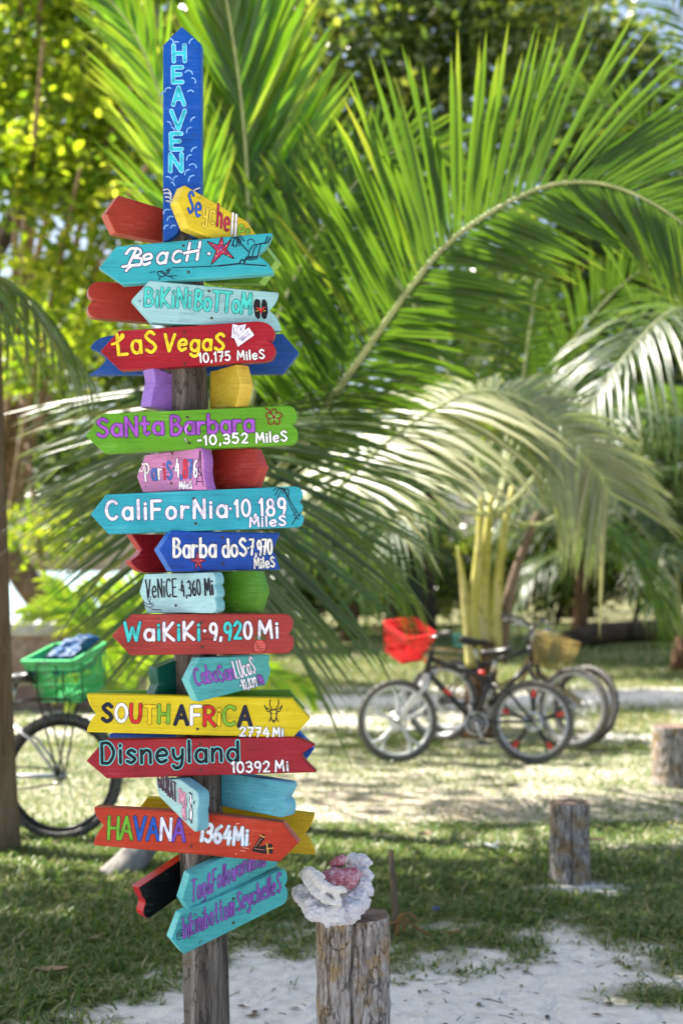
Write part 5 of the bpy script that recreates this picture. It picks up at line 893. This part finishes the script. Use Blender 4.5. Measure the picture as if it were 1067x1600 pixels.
def wheel(root, c, Rw, style, mats, disc=True):
    """tyre with the rim, spokes and hub below it; local y is the axle"""
    rim_m, sp_m, acc = mats
    q = MB(); q.ring(c, Rw - .024, .025, 48, 10); 
    for i in range(64):
        a = 2 * math.pi * i / 64; q.box((c[0] + Rw * math.cos(a), c[1] + (.008 if i % 2 else -.008), c[2] + Rw * math.sin(a)), (.006, .018, .014), Matrix.Rotation(-a, 3, 'Y'))
    ty = part(q, "wheel", M_TYRE, root, local=True)
    q = MB(); q.ring(c, Rw - .056, .014, 48, 8, 0, 1.0); part(q, "rim", rim_m, ty, local=True)
    q = MB()
    if style == 'mag':
        for k in range(5):
            a = 2 * math.pi * k / 5 + .35
            for da in (-.16, .16):
                pts = [(c[0] + rr * math.cos(a + da * f_), c[1], c[2] + rr * math.sin(a + da * f_)) for rr, f_ in ((.03, .2), (.12, .25), (.2, .55), (Rw - .06, 1.25))]
                q.tube(catmull(pts, 4), [.012] * 10 + [.012, .013, .014], 6)
        part(q, "spokes", sp_m, ty, local=True)
        if acc:
            for k in range(5):
                q = MB(); a = 2 * math.pi * k / 5 + .35; q.box((c[0] + (Rw - .1) * math.cos(a), c[1], c[2] + (Rw - .1) * math.sin(a)), (.06, .022, .034), Matrix.Rotation(-a, 3, 'Y'))
                part(q, "accent", acc, ty, local=True)
    else:
        for k in range(32):
            a = 2 * math.pi * k / 32; b_ = a + (.9 if k % 2 else -.9); sy = .03 if k % 4 < 2 else -.03
            q.tube([(c[0] + .02 * math.cos(b_), c[1] + sy, c[2] + .02 * math.sin(b_)), (c[0] + (Rw - .062) * math.cos(a), c[1], c[2] + (Rw - .062) * math.sin(a))], .0013, 4)
        part(q, "spokes", M_CHROME, ty, local=True)
    q = MB(); q.tube([(c[0], c[1] - .05, c[2]), (c[0], c[1] - .03, c[2]), (c[0], c[1] - .03, c[2]), (c[0], c[1] + .03, c[2]), (c[0], c[1] + .03, c[2]), (c[0], c[1] + .05, c[2])], [.012, .012, .026, .026, .012, .012], 14)
    if disc: q.ring((c[0], c[1] + .034, c[2]), .066, .012, 28, 6, 0, .15); q.ring((c[0], c[1] + .034, c[2]), .035, .006, 20, 6, 0, .3)
    part(q, "hub", M_CHROME, ty, local=True); return ty
def crate(root, M, top, bot, h, mat, slats=9, name="basket"):
    """plastic shopping crate: rims, slotted walls, floor"""
    q = MB(); (tx, ty), (bx, by) = top, bot
    def P(u, v, z): f_ = z / h; X = bx + (tx - bx) * f_; Y = by + (ty - by) * f_; return Vector((u * X / 2, v * Y / 2, z))
    def bar(a, b, w_): q.tube([tuple(a), tuple(b)], w_, 4)
    for z, w_ in ((h, .014), (h * .8, .006), (h * .42, .006), (.0, .009)):
        cs = [P(-1, -1, z), P(1, -1, z), P(1, 1, z), P(-1, 1, z)]
        for i in range(4): bar(cs[i], cs[(i + 1) % 4], w_)
    for z0, z1 in ((h * .84, h), (0, h * .1)):
        for (u0, v0, u1, v1) in ((-1, -1, 1, -1), (1, -1, 1, 1), (1, 1, -1, 1), (-1, 1, -1, -1)):
            a, b, c, d = P(u0, v0, z0), P(u1, v1, z0), P(u1, v1, z1), P(u0, v0, z1); nrm = (b - a).cross(d - a).normalized() * .0025
            q.add([tuple(x) for x in (a + nrm, b + nrm, c + nrm, d + nrm, a - nrm, b - nrm, c - nrm, d - nrm)], [(0, 1, 2, 3), (7, 6, 5, 4), (0, 4, 5, 1), (1, 5, 6, 2), (2, 6, 7, 3), (3, 7, 4, 0)])
    for (u0, v0, u1, v1) in ((-1, -1, 1, -1), (1, -1, 1, 1), (1, 1, -1, 1), (-1, 1, -1, -1)):
        for i in range(slats + 1):
            f_ = i / slats; u = u0 + (u1 - u0) * f_; v = v0 + (v1 - v0) * f_; bar(P(u, v, 0), P(u, v, h * .9), .0052)
    q.box((0, 0, .0), (bx, by, .006)); q.xform(M); return part(q, name, mat, root, smooth=False, local=True)
def wire_basket(root, M, top, bot, h, mat):
    q = MB(); (tx, ty), (bx, by) = top, bot
    def P(u, v, z): f_ = z / h; return (u * (bx + (tx - bx) * f_) / 2, v * (by + (ty - by) * f_) / 2, z)
    for i in range(6):
        z = h * i / 5; q.tube([P(-1, -1, z), P(1, -1, z), P(1, 1, z), P(-1, 1, z)], .005 if i in (0, 5) else .0017, 6, closed=True)
    for (u0, v0, u1, v1) in ((-1, -1, 1, -1), (1, -1, 1, 1), (1, 1, -1, 1), (-1, 1, -1, -1)):
        for i in range(10):
            f_ = i / 10; u = u0 + (u1 - u0) * f_; v = v0 + (v1 - v0) * f_; q.tube([P(u, v, 0), P(u, v, h)], .0018, 4)
    for i in range(8): u = -1 + i / 4; q.tube([P(u, -1, 0), P(u, 1, 0)], .0018, 4)
    q.xform(M); return part(q, "basket", mat, root, local=True)
def saddle(root, c, mat, L=.27):
    q = MB(); vs = []; fs = []; n = 12; k = 12
    for i in range(k + 1):
        u = i / k; wd = .075 * (1 - u) ** .8 * .9 + .022 + .03 * math.sin(math.pi * min(1, u * 2.2)) * (u < .45); x = -L * .45 + L * u; th = .045 * (1 - .5 * u)
        for j in range(n):
            a = 2 * math.pi * j / n; vs.append((c[0] + x, c[1] + wd * math.cos(a) * (.15 if i in (0, k) else 1), c[2] + th * math.sin(a) * (.15 if i in (0, k) else 1) + .02 * (1 - u) ** 2))
    for i in range(k):
        for j in range(n): fs.append((i * n + j, i * n + (j + 1) % n, (i + 1) * n + (j + 1) % n, (i + 1) * n + j))
    fs += [tuple(range(n)), tuple(k * n + j for j in range(n))]; q.add(vs, fs); return part(q, "saddle", mat, root, local=True)
def bicycle(loc, rotz, lean, label, frame_m, fork_m, rim, steer, kind, Rw=.325, L=1.08, step=False, rise=0):
    root = thing("bicycle", loc, label, "bicycle", "parked bicycles"); root.rotation_mode = 'XYZ'
    root.rotation_euler = (Matrix.Rotation(rotz, 3, 'Z') @ Matrix.Rotation(lean, 3, 'X')).to_euler()
    z = Rw; bb = (.445, 0, z - .02); sc = (.32, 0, z + .38); ht = (.80, 0, z + .52); hb = (.835, 0, z + .39)
    q = MB(); tt = (.335, 0, z + .33)
    if step: q.tube(catmull([hb, (.68, 0, z + .12), (.5, 0, z + .02), bb], 6), .019, 10); q.tube(catmull([(.815, 0, z + .46), (.66, 0, z + .22), (.46, 0, z + .12), (.40, 0, z + .14)], 6), .016, 10)
    else: q.tube([ht[:2] + (ht[2] - .03,), tt], .019, 10); q.tube([hb, bb], .024, 10)
    q.tube([bb, sc], .017, 10); q.tube([ht, hb], .024, 12)
    for s_ in (-1, 1):
        q.tube([(bb[0], .02 * s_, bb[2]), (.2, .055 * s_, z), (0, .058 * s_, z)], .011, 8); q.tube([(tt[0], .015 * s_, tt[2] - .02), (.16, .055 * s_, z + .2), (0, .058 * s_, z)], .009, 8)
    part(q, "frame", frame_m, root, local=True)
    q = MB(); q.tube([sc, (sc[0] - .04, 0, sc[2] + .14)], .013, 10); part(q, "seat_post", M_CHROME, root, local=True); saddle(root, (sc[0] - .05, 0, sc[2] + .16), M_SADDLE)
    wheel(root, (0, 0, z), Rw, kind[0], rim[0], kind[0] == 'mag')
    # steered assembly, turned about the head tube
    Ms = Matrix.Translation(hb) @ Matrix.Rotation(steer, 4, Vector((ht[0] - hb[0], 0, ht[2] - hb[2]))) @ Matrix.Translation(-Vector(hb))
    before = set(root.children)
    q = MB()
    for s_ in (-1, 1): q.tube([(hb[0], .05 * s_, hb[2] - .03), (hb[0] + .03, .058 * s_, hb[2] - .12), (L, .058 * s_, z)], [.018, .018, .014], 10)
    q.tube([(hb[0] + .002, -.06, hb[2] - .03), (hb[0] + .002, .06, hb[2] - .03)], .018, 10); q.xform(Ms); part(q, "fork", fork_m, root, local=True)
    w_ = wheel(root, (L, 0, z), Rw, kind[1], rim[1], kind[1] == 'mag')
    q = MB(); q.tube([ht, (ht[0] - .02, 0, ht[2] + .07), (ht[0] + .05, 0, ht[2] + .12 + rise)], .016, 8); hx, hz = ht[0] + .05, ht[2] + .12 + rise
    q.tube(catmull([(hx - .10, -.31, hz + .05), (hx - .05, -.2, hz + .05), (hx, -.08, hz), (hx, .08, hz), (hx - .05, .2, hz + .05), (hx - .10, .31, hz + .05)], 5), .0125, 8); q.xform(Ms); hd = part(q, "handlebar", M_BLACK if kind[1] == 'mag' or frame_m == M_BLACK else M_CHROME, root, local=True)
    for s_ in (-1, 1):
        q = MB(); q.tube([(hx - .075, .25 * s_, hz + .05), (hx - .115, .345 * s_, hz + .05)], .018, 10); q.xform(Ms); part(q, "grip", M_TYRE, hd, local=True)
        q = MB(); q.tube([(hx - .03, .2 * s_, hz + .03), (hx + .02, .22 * s_, hz + .02), (hx - .02, .31 * s_, hz + .02)], .006, 6); q.xform(Ms); part(q, "brake_lever", M_CHROME, hd, local=True)
    for o in [w_] + list(w_.children): o.data.transform(Ms)
    q = MB(); q.ring((bb[0], .05, bb[2]), .085, .008, 30, 6, 0, .4); q.ring((bb[0], .05, bb[2]), .045, .006, 24, 6, 0, .4)
    for s_, a in ((1, -1.9), (-1, 1.24)): q.tube([(bb[0], .065 * s_, bb[2]), (bb[0] + .165 * math.cos(a), .075 * s_, bb[2] + .165 * math.sin(a))], .011, 8)
    q.tube([(bb[0], -.065, bb[2]), (bb[0], .065, bb[2])], .02, 10); ck = part(q, "crank", M_CHROME, root, local=True)
    for s_, a in ((1, -1.9), (-1, 1.24)):
        q = MB(); q.box((bb[0] + .165 * math.cos(a), .12 * s_, bb[2] + .165 * math.sin(a)), (.09, .07, .022)); part(q, "pedal", M_BLACK, ck, smooth=False, local=True)
    q = MB(); q.tube([(bb[0], .05, bb[2] + .085), (0, .045, z + .04), (-.04, .045, z), (0, .045, z - .04), (bb[0], .05, bb[2] - .085)], .005, 5); part(q, "chain", M_TYRE, root, local=True)
    return root, Ms, Vector((hx, 0, hz - rise)), z
g1 = gnd(833, 1193); g1b = gnd(620, 1191)
bk, Ms, hp, z = bicycle(g1, math.atan2(g1b.y - g1.y, g1b.x - g1.x), R(9), "black bicycle with a red basket and moulded spoke wheels leaning on the palm", M_BLACK, M_WHITE, ((M_CHROME, M_BLACK, M_REDACC), (M_WHITE, M_WHITE, None)), R(16), ('mag', 'mag'), L=(g1 - g1b).length)  # front wheel coloured pale to carry its white sun glare
crate(bk, Ms @ Matrix.Translation((hp.x + .17, -.03, hp.z - .12)) @ Matrix.Rotation(R(-30), 4, 'X') @ Matrix.Rotation(R(-6), 4, 'Y') @ Matrix.Rotation(R(28), 4, 'Z'), (.32, .29), (.21, .21), .24, M_REDP, 7)
q = MB(); q.box((.62, 0, z + .41), (.05, .0, .0)); 
for (x, zz, l_) in ((.70, z + .25, .07), (.42, z + .385, .06)):
    q = MB(); q.tube([(x, 0, zz), (x - .05, 0, zz + (-.045 if l_ == .07 else -.005))], .0255 if l_ == .07 else .0195, 10); part(q, "accent_band", M_REDACC, bk, local=True)
g2 = gnd(686, 1158); g2b = gnd(898, 1171)
bk2, Ms2, hp2, z2_ = bicycle(g2, math.atan2(g2b.y - g2.y, g2b.x - g2.x), R(-9), "black bicycle with a bronze wire basket facing right behind the palm", M_BLACK, M_BLACK, ((M_CHROME, M_CHROME, None), (M_CHROME, M_CHROME, None)), R(-14), ('wire', 'wire'), Rw=.345, L=(g2 - g2b).length, rise=.07)
wire_basket(bk2, Ms2 @ Matrix.Translation((hp2.x + .17, 0, hp2.z - .30)) @ Matrix.Rotation(R(-10), 4, 'X') @ Matrix.Rotation(R(8), 4, 'Y'), (.29, .30), (.24, .24), .27, M_WIRE)
q = MB(); q.box((-.02, 0, z2_ + .40), (.3, .14, .012)); q.tube([(0, .06, z2_), (-.02, .06, z2_ + .4)], .006, 6); q.tube([(0, -.06, z2_), (-.02, -.06, z2_ + .4)], .006, 6); part(q, "rack", M_GOLD, bk2, local=True)
q = MB(); q.box((-.17, 0, z2_ + .36), (.02, .09, .05)); part(q, "reflector", M_ORANGE, bk2, smooth=False, local=True)
g3 = gnd(700, 1147); g3b = gnd(914, 1165)
bk3, Ms3, hp3, z3_ = bicycle(g3, math.atan2(g3b.y - g3.y, g3b.x - g3.x), R(-11), "tarnished yellow bicycle parked farthest back, behind the other two", M_GOLD, M_GOLD, ((M_CHROME, M_CHROME, None), (M_BLACK, M_CHROME, None)), R(-8), ('wire', 'wire'), Rw=.345, L=(g3 - g3b).length, step=True)
q = MB(); q.box((-.12, 0, z3_ + .44), (.34, .16, .012)); q.tube([(0, .06, z3_), (-.06, .06, z3_ + .44)], .006, 6); q.tube([(0, -.06, z3_), (-.06, -.06, z3_ + .44)], .006, 6); part(q, "rack", M_GOLD, bk3, local=True)
crate(bk3, Matrix.Translation((.12, 0, z3_ + .47)), (.24, .22), (.2, .18), .10, basic("teal_plastic", (.04, .22, .19), .4), 5)
# bicycle at the left with the green basket
g4 = gnd(93, 1312)
bk4, Ms4, hp4, z4_ = bicycle(g4, math.pi - R(6), R(5), "silver bicycle with a green basket on its rear rack, half hidden by the left trunk", M_WHITE, M_WHITE, ((M_BLACK, M_CHROME, None), (M_CHROME, M_CHROME, None)), R(5), ('wire', 'wire'), Rw=.352, L=1.12, step=True)
zc = z4_ + .43
q = MB()
for s_ in (-1, 1):
    q.tube([(0, .07 * s_, z4_), (-.06, .075 * s_, zc - .01)], .006, 6); q.tube([(0, .07 * s_, z4_), (.12, .075 * s_, zc - .01)], .006, 6); q.tube([(.36, .06 * s_, zc - .03), (.15, .075 * s_, zc), (-.2, .075 * s_, zc)], .007, 6)
for x in (-.2, -.08, .05, .15): q.tube([(x, -.075, zc), (x, .075, zc)], .006, 6)
for s_ in (-.13, .02): q.tube([(s_ - .02, .12, zc - .02), (s_ - .02, .165, zc + .1), (s_ - .02, .17, zc + .2), (s_ + .09, .175, zc + .2), (s_ + .09, .165, zc + .1), (s_ + .09, .12, zc - .02)], .0045, 6)
part(q, "rack", M_BLACK, bk4, local=True)
cr4 = crate(bk4, Matrix.Translation((-.04, -.05, zc + .03)) @ Matrix.Rotation(R(-20), 4, 'X') @ Matrix.Rotation(R(9), 4, 'Y') @ Matrix.Rotation(R(-24), 4, 'Z'), (.38, .29), (.29, .21), .25, M_GREENP, 10)
bm_ = MB(); cc_ = at(112, 1030, g4.y + .10); rr_ = np.random.default_rng(4); m_, t, p = newmat("blue_plastic_bag"); p.inputs["Base Color"].default_value = (.012, .075, .22, 1); p.inputs["Roughness"].default_value = .5; p.inputs["Specular IOR Level"].default_value = .3
n_ = N(t, "ShaderNodeTexNoise", Scale=9.0, Detail=3.0, Distortion=1.0); t.links.new(coords(t), n_.inputs[0]); bump(t, p, n_.outputs[0], .8, .05)
b_ = bmesh.new(); bmesh.ops.create_icosphere(b_, subdivisions=3, radius=1)
vs = []
for v in b_.verts:
    d = v.co.copy(); k = 1 + .5 * mnoise.noise(d * 1.8 + Vector((3, 1, 2))) + .18 * mnoise.noise(d * 5)
    e = Vector((d.x * .135, d.y * .10, d.z * .085)) * k
    if d.z > .3: e += Vector((.03, 0, .09 * (d.z - .3) * max(0, 1 + d.x)))
    vs.append(tuple(cc_ + e))
bm_.add(vs, [[v.index for v in f.verts] for f in b_.faces]); b_.free()
solo(bm_, "plastic_bag", m_, cc_, "crumpled shiny blue plastic bag sitting in the green basket", "bag", smooth=False)
